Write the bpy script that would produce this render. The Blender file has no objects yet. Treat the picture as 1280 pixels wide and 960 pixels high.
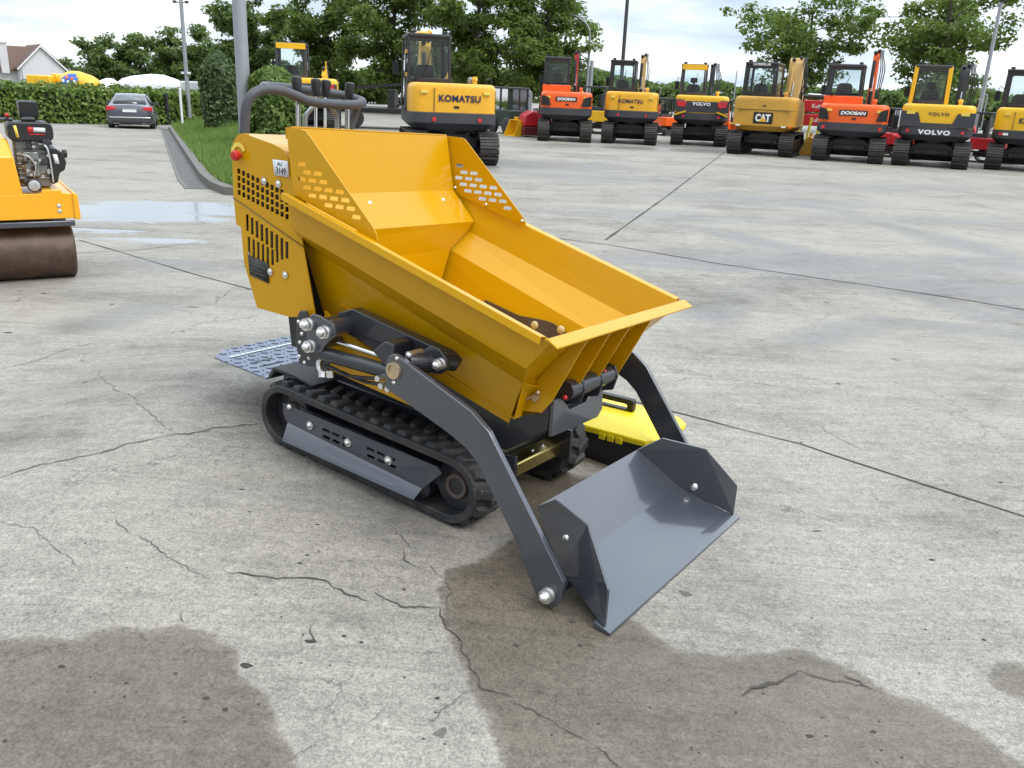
import bpy, bmesh, math, random
import numpy as np
from mathutils import Vector, Matrix, Euler, noise
from mathutils.geometry import delaunay_2d_cdt
R = math.radians
sc = bpy.context.scene
col = sc.collection
rnd = random.Random(7)

# ------------------------------------------------------------------ camera
F_PX, CAM_H, PITCH, ROLL = 1095.0, 1.55, math.atan(369 / 1095.0), 0.042
cf = Vector((0, math.cos(PITCH), -math.sin(PITCH)))
u0 = Vector((0, math.sin(PITCH), math.cos(PITCH)))
r0 = Vector((1, 0, 0))
cr = r0 * math.cos(ROLL) + u0 * math.sin(ROLL)
cu = -r0 * math.sin(ROLL) + u0 * math.cos(ROLL)
cam_d = bpy.data.cameras.new('camera')
cam_d.sensor_width = 36.0
cam_d.lens = F_PX / 1280.0 * 36.0
cam_d.clip_start = 0.05
cam_d.clip_end = 3000
cam = bpy.data.objects.new('camera', cam_d)
col.objects.link(cam)
cam.matrix_world = Matrix(((cr.x, cu.x, -cf.x, 0), (cr.y, cu.y, -cf.y, 0), (cr.z, cu.z, -cf.z, CAM_H), (0, 0, 0, 1)))
sc.camera = cam
EYE = Vector((0, 0, CAM_H))

def ray(px, py):
    return cr * ((px - 640) / F_PX) + cu * ((480 - py) / F_PX) + cf

def sstep(a, b, x):
    t = min(1, max(0, (x - a) / (b - a)))
    return t * t * (3 - 2 * t)

def gz(x, y):
    """ground height: a slight hump under the loader, a driveway falling away on the left"""
    r = math.hypot(x + .3, y - 3.3)
    z = math.exp(-(r / 1.9) ** 4) * (.06 - .094 * x) if r < 5 else 0
    if y > 12:
        a = x / y
        z -= sstep(-.26, -.39, a) * .028 * min(80, max(0, y - 13))
    return z

def at(px, py):
    """where the photo's ground point stands in the yard"""
    d = ray(px, py)
    t = -CAM_H / d.z if d.z < -.002 else 300
    for _ in range(40):
        p = EYE + d * t
        tn = (gz(p.x, p.y) - CAM_H) / d.z
        t = t * .4 + tn * .6
    p = EYE + d * t
    return Vector((p.x, p.y, gz(p.x, p.y)))

def atd(px, py, Y):
    """point at forward distance Y on the sight line"""
    d = ray(px, py)
    return EYE + d * (Y / d.y)

# ------------------------------------------------------------------ tagging
def tag(o, label=None, cat=None, group=None, kind=None):
    if label: o['label'] = label
    if cat: o['category'] = cat
    if group: o['group'] = group
    if kind: o['kind'] = kind
    return o

def thing(name, label, cat, loc=(0, 0, 0), rz=0, group=None, rx=0):
    o = bpy.data.objects.new(name, None)
    col.objects.link(o)
    o.empty_display_size = .2
    o.location = loc
    o.rotation_euler = (rx, 0, rz)
    return tag(o, label, cat, group)

def copy_tree(o, parent=None):
    c = o.copy()
    col.objects.link(c)
    if parent: c.parent = parent
    for ch in [x for x in bpy.data.objects if x.parent == o]:
        copy_tree(ch, c)
    return c

# ------------------------------------------------------------------ mesh builder
class MB:
    def __init__(s):
        s.v = []; s.f = []
    def add(s, vs, fs):
        o = len(s.v)
        s.v += [tuple(v) for v in vs]
        s.f += [tuple(i + o for i in f) for f in fs]
        return s
    def extrude(s, pts, vec):
        n = len(pts); vec = Vector(vec)
        a = [Vector(p) for p in pts]; b = [p + vec for p in a]
        return s.add(a + b, [tuple(range(n))[::-1], tuple(range(n, 2 * n))] + [(i, (i + 1) % n, (i + 1) % n + n, i + n) for i in range(n)])
    def prism(s, pts, axis, a0, a1):
        f = {'x': lambda p, a: (a, p[0], p[1]), 'y': lambda p, a: (p[0], a, p[1]), 'z': lambda p, a: (p[0], p[1], a)}[axis]
        v0 = Vector(f((0, 0), 0)); vec = Vector(f((0, 0), a1)) - Vector(f((0, 0), a0))
        return s.extrude([f(p, a0) for p in pts], vec)
    def box(s, x0, x1, y0, y1, z0, z1):
        return s.prism([(x0, y0), (x1, y0), (x1, y1), (x0, y1)], 'z', z0, z1)
    def cyl(s, p0, p1, r0, r1=None, n=14):
        return s.tube([p0, p1], r0, n, r1)
    def tube(s, path, r, n=10, r1=None, cap=True):
        P = [Vector(p) for p in path]; m = len(P)
        up = None; vs = []
        for i, p in enumerate(P):
            if i == 0: t = P[1] - P[0]
            elif i == m - 1: t = P[-1] - P[-2]
            else: t = (P[i + 1] - P[i]).normalized() + (P[i] - P[i - 1]).normalized()
            t = t.normalized() if t.length > 1e-9 else Vector((0, 0, 1))
            if up is None:
                up = Vector((0, 0, 1)) if abs(t.z) < .9 else Vector((1, 0, 0))
            up = (up - t * up.dot(t)).normalized()
            sd = t.cross(up)
            rr = (r[i] if isinstance(r, (list, tuple)) else (r if r1 is None else r + (r1 - r) * i / (m - 1)))
            for k in range(n):
                a = 2 * math.pi * k / n
                vs.append(p + (up * math.cos(a) + sd * math.sin(a)) * rr)
        fs = [(i * n + k, i * n + (k + 1) % n, (i + 1) * n + (k + 1) % n, (i + 1) * n + k) for i in range(m - 1) for k in range(n)]
        if cap: fs += [tuple(range(n))[::-1], tuple(range((m - 1) * n, m * n))]
        return s.add(vs, fs)
    def lathe(s, prof, p0, d, n=24):
        """prof: list of (along, radius)"""
        p0 = Vector(p0); d = Vector(d).normalized()
        up = Vector((0, 0, 1)) if abs(d.z) < .9 else Vector((1, 0, 0))
        up = (up - d * up.dot(d)).normalized(); sd = d.cross(up)
        vs = [p0 + d * t + (up * math.cos(2 * math.pi * k / n) + sd * math.sin(2 * math.pi * k / n)) * max(r, 1e-4) for t, r in prof for k in range(n)]
        m = len(prof)
        fs = [(i * n + k, i * n + (k + 1) % n, (i + 1) * n + (k + 1) % n, (i + 1) * n + k) for i in range(m - 1) for k in range(n)]
        fs += [tuple(range(n))[::-1], tuple(range((m - 1) * n, m * n))]
        return s.add(vs, fs)
    def dome(s, p0, d, r, n=12, k=.8):
        return s.lathe([(r * k * math.sin(a), r * math.cos(a)) for a in (0, .4, .8, 1.2, 1.5)], p0, d, n)
    def sphere(s, c, r, n=12, sq=(1, 1, 1)):
        c = Vector(c); m = n // 2 + 1; o = len(s.v); vs = []
        for i in range(1, m):
            ph = math.pi * i / m
            for k in range(n):
                a = 2 * math.pi * k / n
                vs.append((c.x + r * sq[0] * math.sin(ph) * math.cos(a), c.y + r * sq[1] * math.sin(ph) * math.sin(a), c.z + r * sq[2] * math.cos(ph)))
        vs += [(c.x, c.y, c.z + r * sq[2]), (c.x, c.y, c.z - r * sq[2])]
        q = (m - 1) * n
        fs = [(i * n + k, (i + 1) * n + k, (i + 1) * n + (k + 1) % n, i * n + (k + 1) % n) for i in range(m - 2) for k in range(n)]
        fs += [(q, k, (k + 1) % n) for k in range(n)] + [(q + 1, (m - 2) * n + (k + 1) % n, (m - 2) * n + k) for k in range(n)]
        return s.add(vs, fs)
    def quad(s, *p):
        return s.add(p, [tuple(range(len(p)))])
    def grid(s, a, b, c, d, n=10, m=4):
        a, b, c, d = map(Vector, (a, b, c, d)); vs = []
        for i in range(n + 1):
            p, q = a.lerp(b, i / n), d.lerp(c, i / n)
            vs += [p.lerp(q, j / m) for j in range(m + 1)]
        return s.add(vs, [(i * (m + 1) + j, (i + 1) * (m + 1) + j, (i + 1) * (m + 1) + j + 1, i * (m + 1) + j + 1) for i in range(n) for j in range(m)])
    def panel(s, outline, holes, f, thick):
        """flat plate with real holes; f maps 2-D to 3-D, thick is a vector"""
        vs = []; es = []
        def ring(pts):
            o = len(vs)
            vs.extend(Vector(p) for p in pts)
            es.extend((o + i, o + (i + 1) % len(pts)) for i in range(len(pts)))
        ring(outline)
        for h in holes: ring(h)
        V, E, Fc, *_ = delaunay_2d_cdt(vs, es, [], 0, 1e-6)
        def inside(p, poly):
            c = False; n = len(poly)
            for i in range(n):
                x0, y0 = poly[i][0], poly[i][1]; x1, y1 = poly[i - 1][0], poly[i - 1][1]
                if (y0 > p[1]) != (y1 > p[1]) and p[0] < (x1 - x0) * (p[1] - y0) / (y1 - y0) + x0: c = not c
            return c
        tri = []
        for fa in Fc:
            c = sum((V[i] for i in fa), Vector((0, 0))) / len(fa)
            if inside(c, outline) and not any(inside(c, h) for h in holes): tri.append(tuple(fa))
        cnt = {}
        for t in tri:
            for i in range(len(t)):
                e = (t[i], t[(i + 1) % len(t)]); cnt[tuple(sorted(e))] = cnt.get(tuple(sorted(e)), []) + [e]
        n = len(V); th = Vector(thick)
        a = [Vector(f(p)) for p in V]
        fs = tri + [tuple(i + n for i in t[::-1]) for t in tri]
        fs += [(e[0][1], e[0][0], e[0][0] + n, e[0][1] + n) for e in cnt.values() if len(e) == 1]
        return s.add(a + [p + th for p in a], fs)
    def build(s, name, mat, parent=None, bevel=0, seg=2, smooth=True, ang=38, solid=0, fix=True, loc=None, blim=32):
        me = bpy.data.meshes.new(name)
        me.from_pydata(s.v, [], s.f)
        if fix:
            bm = bmesh.new(); bm.from_mesh(me)
            bmesh.ops.remove_doubles(bm, verts=bm.verts, dist=1e-5) if fix == 2 else None
            bmesh.ops.recalc_face_normals(bm, faces=bm.faces)
            bm.to_mesh(me); bm.free()
        if smooth:
            me.polygons.foreach_set('use_smooth', [True] * len(me.polygons))
            me.set_sharp_from_angle(angle=R(ang))
        me.materials.append(mat)
        o = bpy.data.objects.new(name, me)
        col.objects.link(o)
        if parent: o.parent = parent
        if loc: o.location = loc
        if solid:
            m = o.modifiers.new('solid', 'SOLIDIFY'); m.thickness = solid; m.offset = 0
        if bevel:
            m = o.modifiers.new('bevel', 'BEVEL'); m.width = bevel; m.segments = seg; m.limit_method = 'ANGLE'; m.angle_limit = R(blim); m.harden_normals = False
        return o

def pieces(m, name, mat, parent, **k):
    """one object for every separate piece collected in m (washer and head of one bolt stay together)"""
    n = len(m.v); par = list(range(n))
    def find(a):
        while par[a] != a: par[a] = par[par[a]]; a = par[a]
        return a
    for f in m.f:
        for b_ in f[1:]: par[find(b_)] = find(f[0])
    comp = {}
    for i in range(n): comp.setdefault(find(i), []).append(i)
    cs = list(comp.values()); bb = []
    for c in cs:
        P = np.array([m.v[i] for i in c]); bb.append((P.min(0) - .002, P.max(0) + .002))
    cp = list(range(len(cs)))
    def fc(a):
        while cp[a] != a: a = cp[a]
        return a
    for i in range(len(cs)):
        for j in range(i):
            if (bb[i][0] <= bb[j][1]).all() and (bb[j][0] <= bb[i][1]).all(): cp[fc(i)] = fc(j)
    grp = {}
    for i in range(len(cs)): grp.setdefault(fc(i), []).extend(cs[i])
    owner = {v: gk for gk, vs in grp.items() for v in vs}
    for gk, vs in grp.items():
        ix = {v: i for i, v in enumerate(vs)}
        q = MB(); q.v = [m.v[v] for v in vs]; q.f = [tuple(ix[v] for v in f) for f in m.f if owner[f[0]] == gk]
        q.build(name, mat, parent, **k)

def rect(cx, cy, w, h):
    return [(cx - w / 2, cy - h / 2), (cx + w / 2, cy - h / 2), (cx + w / 2, cy + h / 2), (cx - w / 2, cy + h / 2)]

def rrect(x0, x1, y0, y1, r, n=4):
    out = []
    for cx, cy, a0 in ((x1 - r, y1 - r, 0), (x0 + r, y1 - r, 90), (x0 + r, y0 + r, 180), (x1 - r, y0 + r, 270)):
        for i in range(n + 1):
            a = R(a0 + 90 * i / n); out.append((cx + r * math.cos(a), cy + r * math.sin(a)))
    return out

def text_obj(name, s, mat, parent, width, height, loc, rot, bold=.02, depth=.004, spacing=1.0, shear=0):
    cu_ = bpy.data.curves.new(name, 'FONT')
    cu_.body = s; cu_.size = 1; cu_.offset = bold; cu_.extrude = .002; cu_.space_character = spacing; cu_.shear = shear
    cu_.align_x = 'CENTER'; cu_.resolution_u = 4
    to = bpy.data.objects.new(name, cu_); col.objects.link(to)
    me = bpy.data.meshes.new_from_object(to.evaluated_get(bpy.context.evaluated_depsgraph_get()))
    bpy.data.objects.remove(to); bpy.data.curves.remove(cu_)
    n = len(me.vertices); a = np.zeros(n * 3); me.vertices.foreach_get('co', a); a = a.reshape(-1, 3)
    lo, hi = a.min(0), a.max(0)
    a[:, 0] = (a[:, 0] - (lo[0] + hi[0]) / 2) * width / (hi[0] - lo[0])
    a[:, 1] = (a[:, 1] - (lo[1] + hi[1]) / 2) * height / (hi[1] - lo[1])
    a[:, 2] *= depth / .004
    me.vertices.foreach_set('co', a.ravel()); me.update()
    me.materials.clear(); me.materials.append(mat); me.name = name
    o = bpy.data.objects.new(name, me); col.objects.link(o); o.parent = parent
    o.location = loc; o.rotation_euler = rot
    return o

# ------------------------------------------------------------------ materials
MATS = {}
def nodes(name):
    m = bpy.data.materials.new(name); m.use_nodes = True
    nt = m.node_tree; b = nt.nodes['Principled BSDF']
    return m, nt, b
def nn(nt, t, **k):
    n = nt.nodes.new(t)
    for a, v in k.items():
        if a.startswith('i_'):
            n.inputs[int(a[2:]) if a[2:].isdigit() else a[2:].replace('_', ' ')].default_value = v
        else: setattr(n, a, v)
    return n
def ramp(nt, src, stops):
    n = nt.nodes.new('ShaderNodeValToRGB'); e = n.color_ramp.elements
    while len(e) < len(stops): e.new(.5)
    for i, (p, c) in enumerate(stops):
        e[i].position = p; e[i].color = c if len(c) == 4 else (*c, 1)
    nt.links.new(src, n.inputs[0]); return n
def mixc(nt, fac, a, b, mode='MIX'):
    n = nt.nodes.new('ShaderNodeMix'); n.data_type = 'RGBA'; n.blend_type = mode
    for i, v in ((0, fac), (6, a), (7, b)):
        if hasattr(v, 'is_linked') or hasattr(v, 'links'): nt.links.new(v, n.inputs[i])
        elif i == 0: n.inputs[0].default_value = v
        else: n.inputs[i].default_value = (*v, 1) if len(v) == 3 else v
    return n.outputs[2]
def math_(nt, op, a, b=None, c=None, clamp=False):
    n = nt.nodes.new('ShaderNodeMath'); n.operation = op; n.use_clamp = clamp
    for i, v in enumerate((a, b, c)):
        if v is None: continue
        if hasattr(v, 'links'): nt.links.new(v, n.inputs[i])
        else: n.inputs[i].default_value = v
    return n.outputs[0]
def noise_(nt, vec, scale, detail=4, rough=.55, dist=0):
    n = nn(nt, 'ShaderNodeTexNoise', i_Scale=scale, i_Detail=detail, i_Roughness=rough, i_Distortion=dist)
    if vec: nt.links.new(vec, n.inputs['Vector'])
    return n.outputs['Fac']

def paint(name, c, rough=.3, metal=0, dirt=.12, dirtc=(.12, .1, .08), coat=0, bump=.0, scale=6, var=.06, ior=1.5, spec=.5):
    """painted / moulded surface with uneven gloss, faint dust and slight orange peel"""
    m, nt, b = nodes(name)
    tc = nn(nt, 'ShaderNodeTexCoord').outputs['Object']
    n1 = noise_(nt, tc, scale, 5, .6); n2 = noise_(nt, tc, scale * 7, 3, .6)
    d = ramp(nt, n1, [(.42, (0, 0, 0)), (.78, (1, 1, 1))]).outputs[0]
    base = mixc(nt, math_(nt, 'MULTIPLY', d, dirt), c, dirtc)
    v = nn(nt, 'ShaderNodeHueSaturation'); nt.links.new(base, v.inputs['Color'])
    nt.links.new(math_(nt, 'MULTIPLY_ADD', n2, var * 2, 1 - var), v.inputs['Value'])
    nt.links.new(v.outputs[0], b.inputs['Base Color'])
    nt.links.new(math_(nt, 'MULTIPLY_ADD', n1, .25, rough - .1, clamp=True), b.inputs['Roughness'])
    b.inputs['Metallic'].default_value = metal; b.inputs['Specular IOR Level'].default_value = spec
    b.inputs['Coat Weight'].default_value = coat; b.inputs['Coat Roughness'].default_value = .09; b.inputs['Coat IOR'].default_value = ior
    if bump:
        bp = nn(nt, 'ShaderNodeBump', i_Strength=bump, i_Distance=.01); nt.links.new(n2, bp.inputs['Height']); nt.links.new(bp.outputs[0], b.inputs['Normal'])
    MATS[name] = m
    return m

yellow = paint('machine_yellow_paint', (.575, .296, .0), .27, dirt=.05, dirtc=(.34, .2, .05), coat=.2, var=.04, spec=.25, bump=.025, scale=2.5)
roly = paint('roller_yellow_paint', (.86, .40, .012), .3, dirt=.05, coat=.3)
grey = paint('slate_grey_paint', (.038, .044, .056), .30, dirt=.1, dirtc=(.11, .105, .10), coat=.85, ior=1.7, bump=.03)
gshade = paint('guard_grey_shaded', (.028, .031, .038), .38, dirt=.3, dirtc=(.10, .09, .08), coat=.15)  # darker copy of the slate paint, shading the guard's upper panel by colour
dgrey = paint('dark_frame_paint', (.018, .020, .026), .34, dirt=.08, coat=.4)
rubber = paint('track_rubber', (.020, .021, .023), .55, dirt=.6, dirtc=(.085, .078, .07), bump=.25, scale=14)
black = paint('black_plastic', (.012, .012, .013), .42, dirt=.1)
steel = paint('zinc_bolt', (.80, .80, .79), .34, metal=1, dirt=.2)
chrome = paint('chrome_rod', (.8, .8, .8), .12, metal=1, dirt=.05)
gold = paint('zinc_gold_tube', (.78, .62, .22), .25, metal=1, dirt=.2)
brass = paint('bronze_bushing', (.62, .5, .33), .35, metal=.8, dirt=.2)
handlegrey = paint('handle_grey_coating', (.06, .062, .072), .5, dirt=.15, bump=.15)
white = paint('white_paint', (.78, .79, .8), .4, dirt=.12, dirtc=(.4, .38, .34))
red = paint('red_plastic', (.5, .012, .012), .3)
redpaint = paint('red_machine_paint', (.52, .015, .025), .35, dirt=.15)
orange = paint('orange_machine_paint', (.86, .12, .010), .36, dirt=.25, dirtc=(.40, .06, .02), coat=.15, scale=3)
excy = paint('excavator_yellow_paint', (.80, .41, .018), .38, dirt=.28, dirtc=(.42, .22, .04), coat=.15, scale=3)
excy2 = paint('bright_yellow_paint', (.82, .47, .010), .38, dirt=.22, dirtc=(.45, .25, .03), coat=.15, scale=3)
caty = paint('faded_mustard_paint', (.56, .31, .04), .5, dirt=.4, dirtc=(.34, .19, .05), scale=2.5)
excg = paint('counterweight_grey', (.040, .042, .050), .5, dirt=.4, dirtc=(.085, .08, .075), scale=3)
cabg = paint('cab_dark_grey', (.022, .023, .026), .4, dirt=.1)
shoe = paint('track_steel_shoes', (.035, .033, .032), .55, metal=.3, dirt=.55, dirtc=(.11, .09, .07), scale=9)
galv = paint('galvanised_steel', (.34, .36, .39), .5, metal=.35, dirt=.35, dirtc=(.22, .23, .25), scale=5, var=.12)
caseyel = paint('lemon_yellow_plastic', (.86, .68, .008), .33, dirt=.06, coat=.2)
teal = paint('teal_cap', (.012, .12, .13), .3)
alu = paint('cast_aluminium', (.33, .34, .33), .42, metal=.8, dirt=.4)
sticker = paint('white_sticker', (.75, .77, .8), .5)
ink = paint('marker_ink', (.03, .03, .05), .6)
blueink = paint('navy_lettering', (.015, .013, .06), .5)
whitel = paint('white_lettering', (.85, .85, .85), .5)
ltyel = paint('pale_yellow_decal', (.82, .62, .1), .5)
cargrey = paint('car_grey_paint', (.10, .105, .125), .22, metal=.5, dirt=.05, coat=.6)
redlamp = paint('red_lamp_lens', (.6, .02, .03), .2, coat=.5)
floorb = paint('rubber_floor_mat', (.060, .036, .020), .55, dirt=.3)
blue = paint('blue_panel', (.03, .12, .5), .4)
tan = paint('boom_tan_paint', (.62, .40, .14), .5, dirt=.35, dirtc=(.4, .28, .12))

def drum_mat():
    m, nt, b = nodes('rusted_drum_steel')
    tc = nn(nt, 'ShaderNodeTexCoord').outputs['Object']
    mp = nn(nt, 'ShaderNodeMapping', i_Scale=(4, 40, 40)); nt.links.new(tc, mp.inputs[0])
    n1 = noise_(nt, tc, 7, 8, .65); n2 = noise_(nt, mp.outputs[0], 1.3, 4, .6)
    c = ramp(nt, n1, [(.3, (.045, .028, .02)), (.55, (.10, .065, .045)), (.8, (.19, .15, .12))]).outputs[0]
    c = mixc(nt, math_(nt, 'MULTIPLY', n2, .5), c, (.075, .05, .038))
    nt.links.new(c, b.inputs['Base Color']); b.inputs['Metallic'].default_value = .35
    nt.links.new(math_(nt, 'MULTIPLY_ADD', n1, .3, .35), b.inputs['Roughness'])
    bp = nn(nt, 'ShaderNodeBump', i_Strength=.3, i_Distance=.004); nt.links.new(n1, bp.inputs['Height']); nt.links.new(bp.outputs[0], b.inputs['Normal'])
    return m
drumm = drum_mat()

def tread_mat():
    """checker plate: raised lozenges in bare galvanised steel"""
    m, nt, b = nodes('checker_plate')
    tc = nn(nt, 'ShaderNodeTexCoord').outputs['Object']
    w = []
    for sgn in (45, -45):
        mp = nn(nt, 'ShaderNodeMapping', i_Rotation=(0, 0, R(sgn)), i_Scale=(22, 55, 1)); nt.links.new(tc, mp.inputs[0])
        v = nn(nt, 'ShaderNodeTexVoronoi', i_Scale=1, i_Randomness=0); nt.links.new(mp.outputs[0], v.inputs['Vector'])
        w.append(math_(nt, 'LESS_THAN', v.outputs['Distance'], .32))
    h = math_(nt, 'MAXIMUM', w[0], w[1])
    n1 = noise_(nt, tc, 9, 5)
    nt.links.new(mixc(nt, math_(nt, 'MULTIPLY', h, .55), mixc(nt, n1, (.17, .2, .26), (.30, .33, .40)), (.6, .63, .68)), b.inputs['Base Color'])  # lozenge highlights painted lighter, since the bump alone hardly shows
    b.inputs['Metallic'].default_value = .7; b.inputs['Roughness'].default_value = .42
    bp = nn(nt, 'ShaderNodeBump', i_Strength=.8, i_Distance=.004); nt.links.new(h, bp.inputs['Height']); nt.links.new(bp.outputs[0], b.inputs['Normal'])
    return m
tread = tread_mat()

def glass_mat(name, tint=(.75, .86, .84), opac=.12):
    m = bpy.data.materials.new(name); m.use_nodes = True; nt = m.node_tree; nt.nodes.clear()
    out = nn(nt, 'ShaderNodeOutputMaterial'); tr = nn(nt, 'ShaderNodeBsdfTransparent', i_Color=(*tint, 1)); gl = nn(nt, 'ShaderNodeBsdfGlossy', i_Roughness=.03)
    df = nn(nt, 'ShaderNodeBsdfDiffuse', i_Color=(.12, .14, .14, 1))
    fr = nn(nt, 'ShaderNodeFresnel', i_IOR=1.5)
    a = nn(nt, 'ShaderNodeMixShader', i_0=opac); nt.links.new(tr.outputs[0], a.inputs[1]); nt.links.new(df.outputs[0], a.inputs[2])
    b = nn(nt, 'ShaderNodeMixShader'); nt.links.new(math_(nt, 'MULTIPLY_ADD', fr.outputs[0], 1, .03), b.inputs[0]); nt.links.new(a.outputs[0], b.inputs[1]); nt.links.new(gl.outputs[0], b.inputs[2])
    nt.links.new(b.outputs[0], out.inputs[0]); return m
glass = glass_mat('cab_glass', (.88, .95, .94), .02)
dglass = glass_mat('tinted_glass', (.25, .27, .3), .25)

def leaf_mat(name, c0, c1, c2, trans=.35):
    m = bpy.data.materials.new(name); m.use_nodes = True; nt = m.node_tree; nt.nodes.clear()
    out = nn(nt, 'ShaderNodeOutputMaterial'); g = nn(nt, 'ShaderNodeNewGeometry'); tc = nn(nt, 'ShaderNodeTexCoord')
    n1 = noise_(nt, tc.outputs['Object'], .55, 3)
    f = math_(nt, 'MULTIPLY_ADD', g.outputs['Random Per Island'], .55, math_(nt, 'MULTIPLY', n1, .5))
    c = ramp(nt, f, [(.15, c0), (.5, c1), (.9, c2)]).outputs[0]
    df = nn(nt, 'ShaderNodeBsdfPrincipled', i_Roughness=.5); df.inputs['Specular IOR Level'].default_value = .35
    nt.links.new(c, df.inputs['Base Color'])
    tr = nn(nt, 'ShaderNodeBsdfTranslucent'); nt.links.new(mixc(nt, .5, c, (.18, .26, .03)), tr.inputs[0])
    mx = nn(nt, 'ShaderNodeMixShader', i_0=trans); nt.links.new(df.outputs[0], mx.inputs[1]); nt.links.new(tr.outputs[0], mx.inputs[2]); nt.links.new(mx.outputs[0], out.inputs[0])
    return m
leafA = leaf_mat('oak_leaves', (.042, .08, .016), (.118, .18, .036), (.23, .31, .075), .5)
leafB = leaf_mat('dark_far_leaves', (.042, .076, .024), (.10, .158, .044), (.19, .26, .075), .45)
leafH = leaf_mat('laurel_hedge_leaves', (.03, .065, .010), (.11, .18, .026), (.26, .34, .07), .3)
leafI = leaf_mat('ivy_leaves', (.024, .048, .020), (.062, .108, .038), (.19, .26, .10), .3)
leafS = leaf_mat('shrub_leaves', (.04, .08, .015), (.11, .19, .035), (.27, .36, .10), .35)
grassm = leaf_mat('grass_blades', (.08, .15, .035), (.16, .255, .065), (.29, .38, .13), .45)
bark = paint('oak_bark', (.065, .052, .04), .85, dirt=.5, dirtc=(.03, .025, .02), bump=.6)
# ------------------------------------------------------------------ ground
def pxl(pts): return [at(*p) for p in pts]
def z1(pts): return [(x / 1.847, 440 + y / 1.847) for x, y in pts]
def z2(pts): return [(640 + x / 2, 480 + y / 2) for x, y in pts]
W1 = z1([(-200, 690), (-60, 668), (0, 665), (60, 668), (120, 662), (170, 666), (210, 655), (250, 645), (320, 649), (360, 640), (400, 630), (440, 635), (480, 638), (502, 652), (500, 668), (540, 690), (546, 740), (590, 770), (620, 812), (645, 858), (668, 905), (690, 965), (720, 1060), (760, 1250), (-200, 1250)])
W2 = [(660, 664), (630, 684), (595, 702), (560, 716), (547, 735), (556, 762), (565, 792), (576, 822), (596, 862), (612, 905), (628, 960), (650, 1100), (1400, 1100), (1300, 975), (1255, 945), (1205, 910), (1155, 880), (1110, 865), (1055, 835), (1010, 812), (980, 810), (940, 821), (905, 823), (875, 818), (845, 812), (815, 798), (790, 775), (800, 740), (830, 700), (760, 640)]
W3 = [(1230, 838), (1255, 832), (1300, 828), (1340, 900), (1275, 872), (1240, 860)]
W4 = [(640, 600), (700, 590), (760, 600), (740, 640), (690, 660), (650, 650)]
WETS = [[(p.x, p.y) for p in pxl(w)] for w in (W1, W2, W3, W4)]
# broad damp areas farther out: (px,py, radius across px -> metres, strength)
DAMP = [(650, 205, 3.0, 1.5, .9), (735, 222, 2.2, .9, .6), (960, 250, 3, 1.0, .5), (1200, 280, 2.5, .8, .5), (820, 270, 2.2, .6, .5), (1010, 330, 1.9, .75, .8), (1180, 360, 1.6, .6, .8), (880, 330, 1.6, .45, .7), (1240, 330, 1.4, .5, .5), (60, 280, 1.1, .5, .5), (215, 330, .8, .3, .45), (1100, 235, 4, 1.5, .35), (870, 215, 3, .8, .3), (1150, 195, 6, .8, .6), (790, 186, 5, 1.2, .6), (530, 640, .7, .45, .35), (300, 430, .8, .35, .3)]
POOL = [(130, 264, 1.6, .6, 1), (230, 260, 1.6, .7, 1), (190, 272, 1.2, .5, .9), (120, 288, .8, .3, .7), (200, 300, .9, .25, .55), (285, 264, .8, .5, 1), (165, 277, .7, .2, .8), (110, 300, .35, .18, .5), (255, 300, .6, .2, .45), (1150, 345, 1.1, .16, .35)]
def blobs(lst):
    out = []
    for px, py, ra, rb, s in lst:
        p = at(px, py); out.append((p.x, p.y, ra, rb, s))
    return out
def axis_coords(lo, a, b, hi, st, g):
    c = list(np.arange(a, b + 1e-9, st))
    s = st; x = b
    while x < hi:
        s *= g; x += s; c.append(x)
    s = st; x = a; pre = []
    while x > lo:
        s *= g; x -= s; pre.append(x)
    return np.array(pre[::-1] + c)
def poly_sd(X, Y, poly):
    P = np.array(poly); d = np.full(X.shape, 1e9); ins = np.zeros(X.shape, bool)
    for i in range(len(P)):
        a, b = P[i - 1], P[i]; e = b - a
        t = np.clip(((X - a[0]) * e[0] + (Y - a[1]) * e[1]) / (e @ e + 1e-12), 0, 1)
        d = np.minimum(d, np.hypot(X - a[0] - t * e[0], Y - a[1] - t * e[1]))
        cond = (b[1] > Y) != (a[1] > Y)
        with np.errstate(divide='ignore', invalid='ignore'):
            xi = (a[0] - b[0]) * (Y - b[1]) / (a[1] - b[1] + 1e-15) + b[0]
        ins ^= cond & (X < xi)
    return np.where(ins, d, -d)
gx = axis_coords(-330, -3.2, 3.2, 330, .03, 1.026)
gy = axis_coords(-40, 1.0, 6.4, 600, .03, 1.024)
GX, GY = np.meshgrid(gx, gy)
rr_ = np.hypot(GX + .3, GY - 3.3)
GZ = np.exp(-np.minimum(rr_ / 1.9, 4) ** 4) * (.06 - .094 * GX)
with np.errstate(divide='ignore', invalid='ignore'):
    A_ = np.where(GY > 1, GX / np.maximum(GY, 1), 0)
T_ = np.clip((A_ + .26) / (-.13), 0, 1); T_ = T_ * T_ * (3 - 2 * T_)
GZ = GZ - T_ * .028 * np.clip(GY - 13, 0, 80)
near = (np.abs(GX) < 6) & (GY < 9) & (GY > 0)
wet = np.full(GX.shape, 0.)
for w in WETS:
    sd = np.full(GX.shape, -9.)
    sd[near] = poly_sd(GX[near], GY[near], w)
    wet = np.maximum(wet, np.clip(.5 + sd / .16, 0, 1))
damp = np.zeros(GX.shape)
for x, y, ra, rb, s in blobs(DAMP):
    d = np.hypot((GX - x) / ra, (GY - y) / rb); damp = np.maximum(damp, s * np.clip(1.25 - d, 0, 1))
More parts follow.
